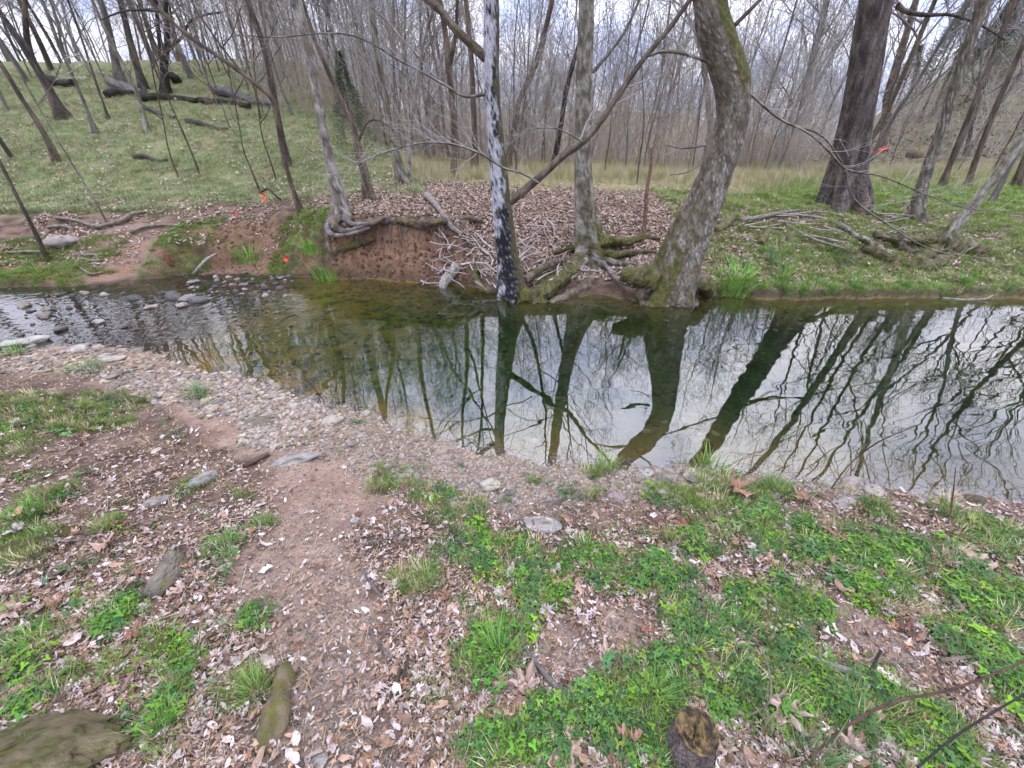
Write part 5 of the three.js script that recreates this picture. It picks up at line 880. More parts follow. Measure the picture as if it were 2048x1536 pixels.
stick('stick', 'thick pale stalk ending beside a bleached bark strip', [[1880, 1320, 7], [1915, 1316, 7], [1955, 1311, 6]], WOOD.straw);
stick('stick', 'pale stick lying in the grass of the lower right corner', [[1790, 1530, 7], [1830, 1500, 8], [1880, 1478, 7]], WOOD.straw);
stick('stick', 'whitish stick at the bottom edge right of the green tuft', [[1890, 1526, 6], [1940, 1516, 6], [1985, 1508, 5]], WOOD.straw);
stick('bark_strip', 'bleached white strip of bark beside the bare soil patch', [[1600, 1300, 8], [1640, 1322, 12], [1690, 1340, 16], [1745, 1362, 14]], [0.5, 0.47, 0.44], { category: 'bark' });
stick('bark_strip', 'pale curl of bark in the weeds near the right edge', [[1905, 1190, 9], [1920, 1210, 10], [1935, 1228, 8]], [0.55, 0.5, 0.44], { category: 'bark' });
stick('stick', 'thin dark twig on litter in the left foreground', [[40, 1045, 5], [75, 1080, 7], [112, 1108, 6]], WOOD.brown);
stick('stick', 'pale twig lying under brown leaves on the left', [[70, 1070, 5], [130, 1082, 5], [180, 1076, 4]], WOOD.pale);
stick('stick', 'thin curved twig at the right margin of the trail beside a pale stone', [[715, 1092, 3], [760, 1082, 4], [810, 1060, 3]], WOOD.grey);
stick('stick', 'grey twig below the flagstones', [[855, 1112, 4], [890, 1108, 5], [925, 1105, 4]], WOOD.grey);
stick('stick', 'thin stick on the gravel right of the pale square block', [[1085, 1005, 4], [1120, 1000, 5], [1155, 993, 4]], WOOD.grey);
stick('stick', 'pale brown stick lying below the boulder at the right brink', [[1330, 1092, 5], [1350, 1086, 7], [1372, 1082, 6]], [0.4, 0.29, 0.2]);
stick('gnarled_root', 'gnarled grey root piece half buried beside a walnut-dark stone', [[352, 1118, 44, 0.01], [338, 1150, 48, 0.02], [318, 1172, 42, 0.015], [288, 1196, 20, 0]], [0.24, 0.2, 0.155], { category: 'root', moss: -0.05, rough: 0.5 });
stick('edging_timber', 'half-buried mossy timber along the left edge of the trail', [[572, 1335, 30, -0.008], [562, 1390, 46, 0.008], [546, 1455, 50, 0.01], [526, 1512, 38, -0.008]], [0.28, 0.215, 0.13], { category: 'timber', moss: 0.25, rough: 0.5, sides: 16, mat: MAT.mossy });
stick('bare_twig', 'brown bare twig hovering close to the viewer across lower right', [[1622, 1512, 5, 0.06], [1690, 1455, 5.5, 0.1], [1745, 1422, 6, 0.13], [1810, 1398, 5.5, 0.16], [1880, 1385, 5, 0.18], [1950, 1362, 4.5, 0.2], [2060, 1318, 4, 0.22]], WOOD.red, { category: 'twig' });
stick('bare_twig', 'dark bare twig in the bottom right corner', [[1835, 1534, 5, 0.05], [1900, 1480, 5, 0.08], [1960, 1440, 4.5, 0.1], [2060, 1382, 4, 0.12]], WOOD.dark, { category: 'twig' });
stick('bare_twig', 'short dark twig stuck upright in the ground', [[1733, 1368, 7, 0.0], [1745, 1335, 6, 0.05], [1762, 1300, 5, 0.1]], WOOD.dark, { category: 'twig' });
stick('bare_twig', 'reddish bare twig arching out over the pool from the right brink', [[1662, 978, 3, 0.02], [1690, 940, 3, 0.16], [1720, 910, 2.8, 0.28], [1765, 880, 2.4, 0.42], [1835, 850, 1.8, 0.52]], WOOD.red, { category: 'twig' });
stick('bare_twig', 'thin upright stalk beside the pool near the right edge', [[1895, 1052, 3, 0], [1903, 1010, 2.5, 0.1], [1909, 960, 2, 0.24], [1911, 935, 1.5, 0.3]], WOOD.red, { category: 'twig' });
stick('bare_twig', 'pale stalk rising out of the brink grass before the pool', [[1498, 945, 3, 0], [1506, 915, 2.6, 0.1], [1516, 880, 2, 0.22]], WOOD.straw, { category: 'twig' });
stick('bare_twig', 'pale dry stalk arching over the weeds beside the stump', [[1475, 1440, 4, 0.0], [1540, 1400, 4, 0.08], [1525, 1300, 3, 0.16], [1500, 1270, 3, 0.2]], WOOD.straw, { category: 'twig' });
// rotten stump at the bottom edge
{
  const p = hit(1372, 1500), g = thing('rotten_stump', 'small rotten stump with a hollow yellowish top at the bottom edge', 'stump'); put(g, p.x, p.y, p.z);
  const gb = new GB(), r0 = 0.07;
  tube(gb, [V(0, -0.06, 0.02), V(0, 0.02, 0.01), V(0, 0.08, 0), V(0.004, 0.135, -0.006)], [r0 * 1.15, r0 * 1.05, r0 * 0.95, r0 * 0.86].map((x) => x), 28, { color: (q) => mixc([0.13, 0.09, 0.075], [0.3, 0.23, 0.2], clamp(0.5 + 1.4 * fbm3(q.x * 40, q.y * 14, q.z * 40, 2))), disp: (q, n) => 0.007 * fbm3(q.x * 45, q.y * 16, q.z * 45, 3), tile: 0.2, wrap: 2 });
  part('bark', gb.geo(true), MAT.furrow, g);
  const tb = new GB(), N = 26, K = 9, R = rngOf(4);
  for (let k = 0; k <= K; k++) for (let j = 0; j <= N; j++) { const a = j / N * TAU, rr = r0 * 0.9 * k / K, x = Math.cos(a) * rr, z = Math.sin(a) * rr, f = fbm3(x * 30, 3, z * 30, 3); tb.vert(x + 0.004, 0.128 + 0.022 * (k / K) + 0.05 * f - 0.05 * sstep(0.0, 0.4, f + 0.2) * (1 - 0.6 * k / K), z - 0.006, 0, 1, 0, x * 9, z * 9, mixc([0.34, 0.23, 0.09], [0.05, 0.034, 0.018], clamp(0.62 - f * 2.4 + 0.5 * n3(x * 70, 1, z * 70) - 0.25 * (1 - k / K)))); }
  for (let k = 0; k < K; k++) for (let j = 0; j < N; j++) { const a = k * (N + 1) + j, b = a + N + 1; tb.i.push(a, a + 1, b, a + 1, b + 1, b); }
  part('heartwood', tb.geo(true), MAT.wood, g);
}
stick('cut_branch', 'cut end of a small branch showing an orange ring in weeds', [[1722, 1478, 22, 0.012], [1712, 1462, 24, 0.03]], [0.42, 0.26, 0.14], { category: 'branch', rough: 0.1 });
// the broken snag and the logs
stick('broken_snag', 'broken upright snag with a raw reddish side on the leafy bank', [[1284, 490, 9, -0.02], [1290, 440, 8, 0.25], [1294, 380, 7, 0.55], [1302, 330, 6.5, 0.8], [1302, 296, 4, 1.0]].map((e, k, A) => e), WOOD.red, { category: 'snag', sides: 9 });
function logAt(label, a, b, r, color, moss) {
  const p = hit(...a), q = hit(...b), P = [p, p.clone().lerp(q, 0.35), p.clone().lerp(q, 0.7), q].map((v, k) => V(v.x, groundH(v.x, v.z) + r * 0.6 + 0.04 * Math.sin(k * 2), v.z)), [A, R] = resample(P, [r, r * 0.95, r * 0.85, r * 0.7], 0.12), gb = new GB();
  tube(gb, A, R, 12, { color: (v) => { const f = fbm3(v.x * 3, v.y * 6, v.z * 3, 3); return mixc(mixc(color, color.map((x) => x * 0.45), clamp(0.4 + f)), C.moss, clamp((moss + f) * 2)); }, disp: (v, n, t, s, rr) => rr * 0.25 * fbm3(v.x * 4, v.y * 4, v.z * 4, 2), wrap: 2, cap: 'both' });
  return solo('fallen_log', gb.geo(true), MAT.furrow, label, 'log');
}
logAt('dark fallen log lying along the crest, leftmost of the hill logs', [215, 196], [268, 190], 0.12, [0.07, 0.055, 0.045], -0.2);
logAt('pale fallen trunk leaning down the crest above the dark logs', [226, 172], [290, 192], 0.16, [0.33, 0.29, 0.26], -0.5);
logAt('long dark mossy log below the almost black forked tree', [285, 200], [395, 206], 0.11, [0.06, 0.05, 0.04], -0.1);
logAt('dark log pointing right at the end of the log row', [400, 205], [500, 216], 0.1, [0.065, 0.05, 0.04], -0.1);
logAt('grey log lying on top of the brush heap on the hill', [430, 186], [545, 214], 0.14, [0.28, 0.25, 0.23], -0.5);
logAt('low dark log far left on the hill crest', [95, 170], [148, 172], 0.16, [0.08, 0.065, 0.055], -0.3);
logAt('thin grey log slanting down the left slope', [288, 218], [350, 238], 0.07, [0.2, 0.17, 0.15], -0.4);
logAt('thin log lying near the foot of the left slope', [270, 318], [335, 322], 0.05, [0.2, 0.17, 0.14], -0.4);
logAt('crooked log with broken end mid-slope on the left', [375, 245], [455, 262], 0.07, [0.14, 0.11, 0.09], -0.2);
logAt('pale log lying across the meadow behind the right-hand trunks', [1800, 330], [2046, 330], 0.1, [0.5, 0.42, 0.34], -0.8);
logAt('sawn yellowish log end pointing at the creek beyond the massive dark tree', [1818, 312], [1862, 328], 0.2, [0.42, 0.33, 0.2], -0.5);
logAt('dark mound-like log on the hill crest behind the forked tree', [344, 164], [362, 164], 0.18, [0.05, 0.04, 0.035], -0.3);
// orange marking ribbons
function ribbon(label, px, py, z, len, w, droop) {
  const p = z ? atZ(px, py, z) : hit(px, py, 0.25), gb = new GB(), n = 10, r = rngOf(Math.round(px));
  for (const s of [0, 0.0012]) for (let k = 0; k <= n; k++) { const t = k / n, x = p.x + t * len * droop[0] + 0.02 * Math.sin(t * 9 + px), y = p.y + t * len * droop[1] + 0.015 * Math.sin(t * 7), zz = p.z + 0.03 * Math.sin(t * 8 + 1) + s; for (const e of [-1, 1]) gb.vert(x + e * w * 0.4 * Math.abs(droop[1]), y + e * w * 0.5 * Math.abs(droop[0]), zz + e * w * 0.3 * Math.sin(t * 6), 0, 0, 1, 0, 0, WHITE); }
  const m = 2 * (n + 1); for (let k = 0; k < n; k++) { const a = k * 2; gb.i.push(a, a + 1, a + 2, a + 1, a + 3, a + 2, m + a, m + a + 2, m + a + 1, m + a + 1, m + a + 2, m + a + 3); }
  return solo('marking_ribbon', gb.geo(true), MAT.ribbon, label, 'ribbon');
}
ribbon('orange ribbon hanging from a thin sapling on the left bank', 519, 384, -7.9, 0.17, 0.045, [0.55, -0.85]);
ribbon('small orange ribbon lying on the slope below the left sapling', 466, 425, -7.6, 0.08, 0.04, [0.8, -0.5]);
ribbon('orange ribbon on the low dirt bank beside the gravel spit', 566, 510, -6.85, 0.12, 0.05, [0.3, -0.9]);
ribbon('bright orange ribbon fluttering sideways right of the massive dark tree', 1745, 306, -12.5, 0.36, 0.04, [0.93, 0.33]);
ribbon('scrap of orange ribbon on the ground at the massive dark tree\'s foot', 1727, 376, -9.3, 0.1, 0.03, [0.9, -0.2]);
stick('marker_stake', 'rusty orange stake leaning in the eroded gully wall', [[330, 508, 8, 0.16], [336, 518, 9, 0.1], [343, 532, 8, 0.0]], [0.36, 0.13, 0.06], { category: 'stake' });
stick('curved_branch', 'dark branch curving over beside the hanging orange ribbon', [[522, 384, 4, 0.4], [535, 378, 4, 0.44], [548, 388, 4, 0.38], [562, 400, 3, 0.25]], WOOD.dark, { category: 'branch' });
stick('driftwood', 'bleached bent branch standing in the gravel spit', [[388, 547, 5, 0.02], [398, 535, 6, 0.1], [412, 520, 6, 0.18], [432, 508, 4, 0.24]], [0.5, 0.45, 0.38], { category: 'branch' });
stick('driftwood', 'thick bleached root hooking down into the water left of the burnt tree', [[915, 530, 18, 0.16], [903, 546, 22, 0.14], [890, 562, 20, 0.12], [886, 578, 15, 0.08], [896, 592, 10, 0.02], [910, 598, 6, -0.02]], [0.56, 0.5, 0.42], { category: 'root' });
stick('driftwood', 'long pale branch slanting down the dirt scar', [[852, 390, 12, 0.05], [872, 410, 10, 0.08], [890, 435, 9, 0.1], [905, 455, 10, 0.12], [925, 468, 8, 0.1]], [0.45, 0.38, 0.33], { category: 'branch' });
stick('driftwood', 'pale branch lying at the top of the right bank before the dark tree', [[1480, 440, 10, 0.05], [1510, 436, 9, 0.05], [1550, 428, 8, 0.05], [1600, 420, 5, 0.03]], [0.36, 0.3, 0.26], { category: 'branch', moss: -0.1 });
stick('driftwood', 'thin pale pole lying on the right bank slope', [[1560, 440, 4, 0.03], [1620, 475, 5, 0.03], [1690, 498, 5, 0.03], [1735, 512, 4, 0.03]], [0.45, 0.38, 0.32], { category: 'branch' });
stick('driftwood', 'pale stick along the waterline of the right bank', [[1885, 596, 4, 0.02], [1920, 599, 5, 0.02], [1970, 598, 4, 0.03], [1985, 591, 4, 0.06]], [0.5, 0.44, 0.36], { category: 'branch' });
stick('mossy_stub', 'short mossy stub sticking out of the right bank slope', [[1520, 488, 16, 0.0], [1532, 470, 14, 0.1], [1540, 452, 8, 0.2]], [0.2, 0.17, 0.09], { category: 'stub', moss: 0.4 });
stick('mossy_stub', 'mossy branch end beside the curved grey tree at the bank top', [[1430, 462, 18, 0.02], [1450, 450, 16, 0.06], [1468, 430, 12, 0.14]], [0.2, 0.17, 0.09], { category: 'branch', moss: 0.4 });
{ // roots laid bare at the far left bank, and the heap of dead branches by the burnt tree
  const r = rngOf(640);
  for (const [line, n] of [[[[112, 435, 6, 0.03], [150, 440, 6, 0.05], [190, 452, 8, 0.05], [215, 450, 6, 0.05]], 'uppermost root crossing the left path lip'], [[[215, 450, 8, 0.05], [245, 440, 9, 0.08], [265, 428, 8, 0.08], [290, 424, 5, 0.04]], 'dark crooked root right of the pale crooked sapling'], [[[150, 508, 5, 0.03], [180, 510, 6, 0.03], [205, 508, 4, 0.03]], 'root crossing the worn path above the others'], [[[160, 516, 5, 0.03], [190, 522, 5, 0.03], [205, 520, 4, 0.03]], 'root crossing the worn path midway'], [[[160, 535, 4, 0.03], [185, 548, 5, 0.03], [205, 545, 4, 0.03]], 'lowest root crossing the worn path'], [[[260, 465, 7, 0.05], [285, 455, 6, 0.06], [330, 450, 5, 0.05], [365, 452, 4, 0.03]], 'mossy root along the top of the green mound'], [[[20, 505, 6, 0.05], [60, 503, 6, 0.04], [95, 505, 4, 0.03]], 'dark root left of the thin leaning trunk'], [[[95, 455, 6, 0.03], [125, 452, 7, 0.05], [150, 458, 5, 0.03]], 'root beside the pale boulder']]) stick('bare_root', 'exposed ' + n, line, [0.36, 0.29, 0.23], { category: 'root', moss: -0.1 });
  for (let k = 0; k < 110; k++) {
    const px = 860 + 330 * Math.pow(r(), 1.3), py = 468 + 110 * r() + (px > 1060 ? -25 : 0), a = -0.5 + 1.9 * r() * (r() < 0.5 ? -1 : 1), L = 25 + 60 * r(), up = 0.04 + 0.22 * r(), w = 2 + 3.6 * r() * r();
    const line = [0, 1, 2, 3].map((q) => [px + Math.cos(a) * L * (q / 3 - 0.5) + (r() - 0.5) * 10, py + Math.sin(a) * L * 0.6 * (q / 3 - 0.5) + (r() - 0.5) * 10, w * (1 - 0.2 * q), up * (0.4 + 0.8 * r())]);
    stick('dead_branch', ['pinkish', 'brownish', 'bleached'][k % 3] + (w > 3.2 ? ' thick' : ' thin') + ' dead branch in the tangle ' + (px < 930 ? 'left of the burnt tree by the hooked root' : px < 1010 ? 'close against the burnt tree' : px < 1090 ? 'between burnt tree and mossy roots' : 'around the lichen-covered tree\'s roots'), line, [[0.45, 0.37, 0.33], [0.36, 0.28, 0.25], [0.52, 0.46, 0.42]][k % 3], { category: 'branch', group: 'dead branches tangled at the burnt tree', mat: MAT.twig, step: 0.04 });
  }
  for (let k = 0; k < 34; k++) { // rootlets that hang from the lip of the scar
    const px = 700 + 260 * r(), py = 432 + 14 * r(), L = 14 + 34 * r();
    stick('hanging_rootlet', 'thin rootlet hanging from the lip of the bare dirt scar', [[px, py, 3, 0.03], [px + (r() - 0.5) * 10, py + L * 0.5, 2.4, 0.05], [px + (r() - 0.5) * 20, py + L, 1.6, 0.05]], [0.3, 0.22, 0.17], { category: 'rootlet', group: 'rootlets hanging from the dirt scar', mat: MAT.twig, sides: 4 });
  }
  for (let k = 0; k < 26; k++) { const px = 1500 + 330 * r(), py = 420 + 70 * r(), a = (r() - 0.5) * 1.2, L = 40 + 60 * r(); stick('thin_stick', 'thin bare stick lying in the litter below the massive dark tree', [0, 1, 2].map((q) => [px + Math.cos(a) * L * (q / 2 - 0.5), py + Math.sin(a) * L * 0.5 * (q / 2 - 0.5) + (r() - 0.5) * 6, 2.6 - 0.6 * q, 0.02 + 0.08 * r()]), [0.38, 0.31, 0.28], { group: 'sticks below the massive dark tree', mat: MAT.twig, step: 0.05 }); }
}
// large dead leaves, each its own: lobed like a plane tree's
function bigLeafGeo(seed, curl, fold) {
  const rnd = rngOf(seed), gb = new GB(), N = 44, K = 5, ph = rnd() * 9, lob = (t) => { let m = 0.5; for (const [a, l, w] of [[0, 1, 0.40], [0.98, 0.86, 0.38], [-0.98, 0.86, 0.38], [1.95, 0.62, 0.42], [-1.95, 0.62, 0.42]]) { let d = Math.abs(t - a); m = Math.max(m, l * Math.exp(-((d / w) ** 2)) , 0.66 * l * Math.exp(-((d / 0.6) ** 2))); } return m * (1 + 0.06 * Math.sin(t * 23 + ph) + 0.28 * n2(t * 1.6 + ph, 5)); };
  for (let k = 0; k <= K; k++) for (let j = 0; j <= N; j++) {
    const t = (j / N * 2 - 1) * Math.PI * 0.93, r = lob(t) * 0.5 * k / K, x = Math.cos(t) * r - 0.1, z = Math.sin(t) * r;
    const y = 0.03 + curl * (x * x * 0.9 + z * z * 1.2) + fold * Math.abs(z) * 0.5 + 0.13 * n2(x * 4 + ph, z * 4) + 0.09 * (k / K) ** 2 * n2(x * 9, z * 9 + ph);
    const vein = clamp(1 - Math.min(...[0, 0.95, -0.95].map((a) => Math.abs(t - a))) * 9 * (k / K)) * 0.14, v = 0.9 + 0.18 * n2(x * 11 + ph, z * 11) + vein;
    gb.vert(x, y, z, 0, 1, 0, x, z, [v, v * (0.98 + 0.05 * n2(x * 6, z * 6)), v]);
  }
  for (let k = 0; k < K; k++) for (let j = 0; j < N; j++) { const a = k * (N + 1) + j, b = a + N + 1; gb.i.push(a, a + 1, b, a + 1, b + 1, b); }
  const out = [V(-0.1, 0.03, 0), V(-0.3, 0.02, 0.02), V(-0.5, 0.03, 0.06)];
  tube(gb, out, [0.012, 0.01, 0.008], 4, { color: () => [0.8, 0.75, 0.7] });
  return gb.geo(true);
}
const bigLeaves = [[0.5, 0.1], [1.0, 0.2], [-0.7, 0.3], [1.3, 0.5], [0.4, 1.2], [-1.0, 0.2], [0.9, 0.8]].map(([c, f], k) => bigLeafGeo(800 + k, c, f));
const leafMat = { tan: [0.40, 0.275, 0.20], pink: [0.45, 0.33, 0.265], red: [0.30, 0.145, 0.095], rust: [0.34, 0.195, 0.125], pale: [0.47, 0.41, 0.38], dark: [0.15, 0.085, 0.06], buff: [0.47, 0.36, 0.27] };
for (const k in leafMat) { const m = MAT.leaf.clone(); m.color.setRGB(...leafMat[k]); leafMat[k] = m; }
{
  const r = rngOf(810);
  const put1 = (px, py, w, mat, label, group, tilt = 0.35) => { const p = hit(px, py), m = w * p.z / ray(px, py).z / FOCAL, s = solo('dead_leaf', bigLeaves[Math.floor(r() * 7)], leafMat[mat], label, 'leaf', group); put(s, p.x, p.y + 0.008 + 0.06 * m, p.z); s.scale.setScalar(m * 0.9); s.rotation.set((r() - 0.5) * tilt * 2, r() * TAU, (r() - 0.5) * tilt * 2); };
  put1(1048, 1368, 84, 'pink', 'large pinkish tan leaf with a rolled edge left of the forked stick');
  put1(1130, 1500, 110, 'tan', 'largest tan leaf at the bottom edge left of the stump');
  put1(1255, 1488, 100, 'rust', 'tall folded orange-tan leaf standing at the bottom edge', undefined, 0.9);
  put1(1120, 1465, 40, 'tan', 'small tan leaf above the largest one at the bottom edge');
  put1(1560, 1425, 105, 'pink', 'broad torn tan leaf in the weeds right of the stump');
  put1(1440, 1490, 90, 'buff', 'long creased buff leaf leaning beside the stump');
  put1(1385, 1350, 60, 'dark', 'dark wine-red leaf above the stump', undefined, 0.8);
  put1(1390, 1315, 60, 'tan', 'tan leaf just above the dark wine-red one');
  put1(1570, 1345, 62, 'tan', 'brown cupped leaf near the bleached bark strip', undefined, 0.7);
  put1(1695, 1490, 70, 'pink', 'tan leaf lying under the cut branch end');
  put1(1845, 1455, 50, 'rust', 'dark orange leaf among weeds in the lower right');
  put1(1860, 1230, 62, 'tan', 'brown curled leaf above a second one right of the bare soil');
  put1(1810, 1260, 60, 'dark', 'purplish brown leaf right of the bare soil');
  put1(1880, 1270, 56, 'buff', 'yellowish tan leaf right of the purplish brown one');
  put1(1210, 1302, 56, 'buff', 'pale buff leaf with lobed edge on bare soil');
  put1(1540, 1122, 60, 'tan', 'tan lobed leaf in the weeds below the brink');
  put1(1950, 1130, 80, 'pink', 'large pink-tan leaf in weeds near the right edge');
  put1(1290, 1262, 34, 'red', 'rusty red leaf alone on bare soil');
  put1(1020, 1195, 40, 'rust', 'rusty leaf pair at the top of the forked stick');
  put1(892, 1194, 36, 'red', 'red-brown leaf on pale litter right of the trail');
  put1(1145, 1215, 55, 'tan', 'oak-like tan leaf beside the dark soil patch');
  put1(1118, 1170, 44, 'rust', 'flat rust-brown leaf on weeds');
  put1(360, 1185, 46, 'pink', 'pinkish leaf right of the gnarled root piece');
  put1(275, 1268, 52, 'red', 'orange-red leaf cluster piece in the left litter');
  put1(245, 1262, 40, 'rust', 'orange-brown leaf left of the orange-red one');
  put1(218, 1392, 52, 'tan', 'upright tan leaf in the lower left litter', undefined, 0.9);
  put1(272, 1378, 34, 'red', 'red-brown leaf right of the upright tan one');
  put1(30, 1230, 66, 'pink', 'pinkish tan leaf at the left edge');
  put1(120, 1205, 50, 'rust', 'rust leaf on pale bark in the left litter');
  put1(215, 1095, 60, 'tan', 'cluster-topping tan leaf in the upper left litter');
  put1(250, 1055, 40, 'rust', 'bright rust leaf above the cluster in the left litter');
  put1(310, 945, 30, 'tan', 'tan leaf at the edge of the left grass');
  put1(1700, 1150, 50, 'buff', 'buff leaf half hidden in dense weeds');
  put1(1468, 985, 80, 'rust', 'long reddish curled leaf just below the brink grass');
  put1(1600, 1000, 50, 'rust', 'red-brown leaf by the small grey stone at the brink');
  const kinds = ['tan', 'pink', 'rust', 'pale', 'pale', 'buff', 'red', 'tan', 'pale'];
  for (let n = 0, t = 0; n < 130 && t < 3000; t++) { const px = -30 + 2100 * r(), py = 1010 + 530 * Math.pow(r(), 0.8), p = hit(px, py), m = nearMasks(p.x, p.z); if (m.soil > 0.4 || m.gravel > 0.4 || m.d < 0.25) continue; put1(px, py, 18 + 34 * r() * r(), kinds[n % 9], kinds[n % 9] + (kinds[n % 9] === 'rust' || kinds[n % 9] === 'tan' ? '-coloured' : '') + ' curled leaf lying ' + (px < 560 ? 'left of the trail' : px < 1050 ? 'between the trail and the forked stick' : px < 1400 ? 'between the forked stick and the stump' : px < 1750 ? 'right of the stump' : 'near the right edge') + (py < 1200 ? ', nearer the water' : ', nearer the viewer'), 'small dead leaves on the near bank', 0.6); n++; }
}
// grass tufts that stand out singly
{
  const models = [tuftGeo(31, 90, 0.075, 0.035, 0.0012, 0.7), tuftGeo(32, 120, 0.06, 0.05, 0.0012, 0.8), tuftGeo(33, 70, 0.12, 0.03, 0.0013, 0.6)], mats = [[0.13, 0.26, 0.045], [0.17, 0.28, 0.06], [0.11, 0.21, 0.07]].map((c) => { const m = MAT.green.clone(); m.color.setRGB(...c); return m; }), r = rngOf(660);
  const fresh = MAT.green.clone(); fresh.color.setRGB(0.2, 0.42, 0.055);
  const tuft = (px, py, w, k, label, group, mat) => { const p = hit(px, py), m = w * p.z / ray(px, py).z / FOCAL / 0.11, s = solo('grass_tuft', models[k], mat ?? mats[(k + Math.round(px)) % 3], label, 'grass tuft', group); put(s, p.x, p.y - 0.004, p.z); s.scale.setScalar(m); s.rotation.y = r() * TAU; };
  tuft(455, 1095, 70, 1, 'bright green grass tuft at the left edge of the trail');
  tuft(535, 1053, 46, 1, 'small grass tuft on the trail margin above the brighter one');
  tuft(215, 1052, 44, 1, 'dark green round grass tuft in the left litter');
  tuft(60, 1035, 80, 0, 'broad grass tuft near the left edge below the wedge stone');
  tuft(325, 1450, 70, 2, 'tall dark green leafy tuft in the lower left');
  tuft(515, 1385, 74, 2, 'bluish green grass tuft beside the mossy timber');
  tuft(395, 792, 56, 0, 'grass tuft on the gravel bar nearest the trail head');
  tuft(172, 742, 60, 1, 'grass tuft alone among cobbles of the gravel bar');
  tuft(1210, 938, 60, 0, 'grass tuft at the brink left of the brink rocks');
  tuft(1420, 940, 80, 0, 'fringe of grass on the brink right of the brink rocks');
  tuft(1555, 980, 56, 1, 'vivid grass tuft at the brink beside a reddish curled leaf');
  tuft(1620, 1530, 110, 2, 'tall grass clump at the bottom edge under the bare twig');
  tuft(1000, 1315, 90, 2, 'grass clump mixed with weeds left of the forked stick');
  tuft(1300, 1400, 80, 2, 'grass clump among weeds left of the stump');
  tuft(1472, 558, 80, 1, 'vivid green mound of grass on the far bank beside the curved tree', undefined, fresh);
  tuft(1466, 583, 64, 1, 'vivid grass just below the green mound at the waterline', undefined, fresh);
  tuft(660, 549, 70, 1, 'bright green plants at the waterline below the dirt scar', undefined, fresh);
  tuft(630, 500, 60, 1, 'bright green plants on the mound left of the dirt scar', undefined, fresh);
  tuft(500, 520, 60, 0, 'fresh grass on the low spit behind the gravel', undefined, fresh);
  tuft(20, 712, 60, 1, 'dark grass tuft at the left edge of the riffle');
  for (let k = 0; k < 30; k++) { const px = 1440 + 600 * r(), py = 500 + 92 * r(); tuft(px, py, 20 + 26 * r(), k % 3, 'green tuft on the right far bank slope', 'tufts on the right far bank'); }
}

// ---------------------------------------------------------------- turf lips over the cut banks, clods, drifts of whole leaves, flotsam
function turf(label, line, w, color) {
  const P = line.map(([px, py, up, fwd]) => { const q = hit(px, py, up ?? 0.02); q.z += fwd ?? 0.06; return q; }), [a, b] = resample(P, line.map(() => w), 0.025), gb = new GB();
  tube(gb, a, b, 14, { color: (p) => { const f = fbm3(p.x * 9, p.y * 9, p.z * 9, 3); return mixc(mixc(color, color.map((c) => c * 0.4), clamp(0.4 + f * 1.6)), C.moss, clamp(fbm3(p.x * 4 + 3, p.y * 4, p.z * 4, 2) * 3 - 0.3)); }, disp: (p, n, t, s, r) => r * (0.9 * fbm3(p.x * 7, p.y * 7, p.z * 7, 3) + 0.5 * n3(p.x * 24, p.y * 24, p.z * 24)) * 0.8, cap: 'both', wrap: 1 });
  return solo('turf_overhang', gb.geo(true), MAT.ground, label, 'turf');
}
turf('ragged turf lip overhanging the bare dirt scar', [[690, 452, 0.0, 0.03], [725, 446, 0.0, 0.08], [765, 438, 0.0, 0.1], [805, 440, 0.0, 0.09], [845, 446, 0.0, 0.1], [890, 440, 0.0, 0.08], [935, 436, 0.0, 0.07], [965, 440, 0.0, 0.02]], 0.05, [0.24, 0.18, 0.14]);
turf('low mossy ledge halfway down the dirt scar', [[668, 508, 0, 0.0], [690, 496, 0, 0.03], [720, 486, 0, 0.04], [750, 478, 0, 0.02]], 0.045, [0.2, 0.17, 0.08]);
const clods = [0, 1, 2].map((k) => [lump(1, 60 + k, { sy: 0.7, rough: 0.45, chip: 2 }), MAT.ground]);
scatter('soil_clods', 'crumbled reddish soil on the cut faces of the far bank', 'soil', clods, gather(2600, () => {
  const scar = rand() < 0.6, x = scar ? mix(-3.1, -0.6, rand()) : mix(-5.5, -3.9, rand()), d = scar ? 0.4 * rand() : 1.2 * rand(), z = zf(x) - d, s = 0.006 + 0.028 * Math.pow(rand(), 3);
  return [x, groundH(x, z), z, s, rand() * TAU, tiltBy(normalAt(x, z), 0.6), vary(rp([C.red, [0.36, 0.25, 0.18], C.redDark, [0.27, 0.18, 0.13]]), 0.4)];
}));
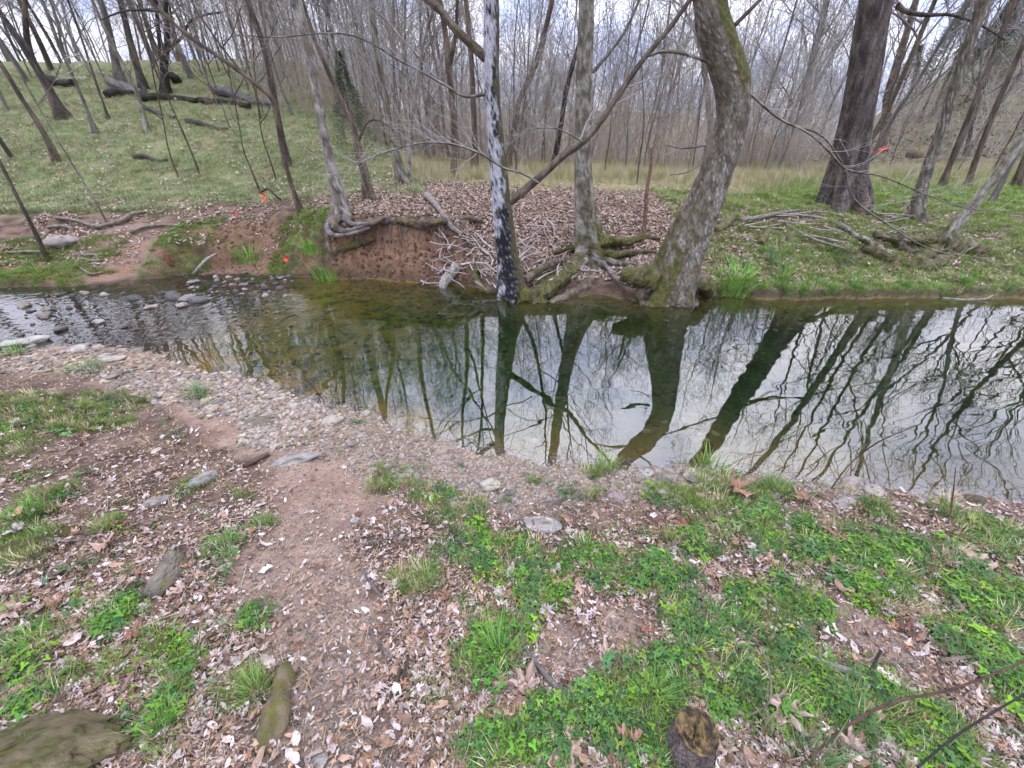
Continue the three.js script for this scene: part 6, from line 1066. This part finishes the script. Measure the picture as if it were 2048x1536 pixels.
scatter('whole_leaves', 'drifts of whole curled dead leaves over the near bank', 'leaves', bigLeaves.map((g) => [g, MAT.leaf]), gather(1500, () => {
  const [x, z] = nearPoint(), m = nearMasks(x, z); if (m.d < 0.12) return;
  if (rand() > m.litter * (0.35 + 0.9 * sstep(-0.1, 0.5, fbm2(x * 1.6 + 4, z * 1.6, 3)))) return;
  return [x, groundH(x, z) + 0.008 + 0.012 * rand(), z, 0.03 + 0.045 * rand() * rand(), rand() * TAU, tiltBy(UPV, 1.6), vary(rp([[0.5, 0.44, 0.41], [0.44, 0.37, 0.33], [0.38, 0.27, 0.2], [0.33, 0.21, 0.14], [0.53, 0.47, 0.44], [0.26, 0.18, 0.14]]), 0.35)];
}));
scatter('bank_twigs', 'small grey twigs strewn over the near bank', 'twigs', [[twigGeo(11), MAT.twig], [twigGeo(12), MAT.twig]], gather(900, () => { const [x, z] = nearPoint(), m = nearMasks(x, z); if (m.d < 0.1 || rand() > 0.25 + m.litter) return; return [x, groundH(x, z) + 0.012, z, 0.06 + 0.16 * rand() * rand(), rand() * TAU, tiltBy(UPV, 0.3), vary(rp([[0.3, 0.25, 0.22], [0.2, 0.15, 0.12], [0.38, 0.33, 0.29]]), 0.3), 0.8]; }));
scatter('flotsam', 'specks and leaf bits floating on the pool', 'flotsam', scraps.slice(0, 3), gather(260, () => { const x = mix(-2.4, 7, rand()), z = mix(zf(x), zn(x), Math.pow(rand(), 1.6) * 0.8 + 0.05); return [x, 0.0015, z, 0.006 + 0.02 * Math.pow(rand(), 4), rand() * TAU, null, vary([0.5, 0.44, 0.36], 0.5), 0.15]; }));
scatter('bed_stones', 'brown stones lying on the bed of the creek', 'stones', pebbles, gather(2600, () => { const x = mix(-7, 4, rand()), z = mix(zf(x), zn(x), rand()), y = groundH(x, z), s = 0.012 + 0.04 * Math.pow(rand(), 3); if (y + s * 0.4 > -0.012) return; return [x, y + s * 0.15, z, s, rand() * TAU, null, vary(rp([[0.3, 0.22, 0.11], [0.22, 0.17, 0.08], [0.4, 0.32, 0.2], [0.14, 0.11, 0.06]]), 0.4)]; }));
renderer.render(scene, camera);
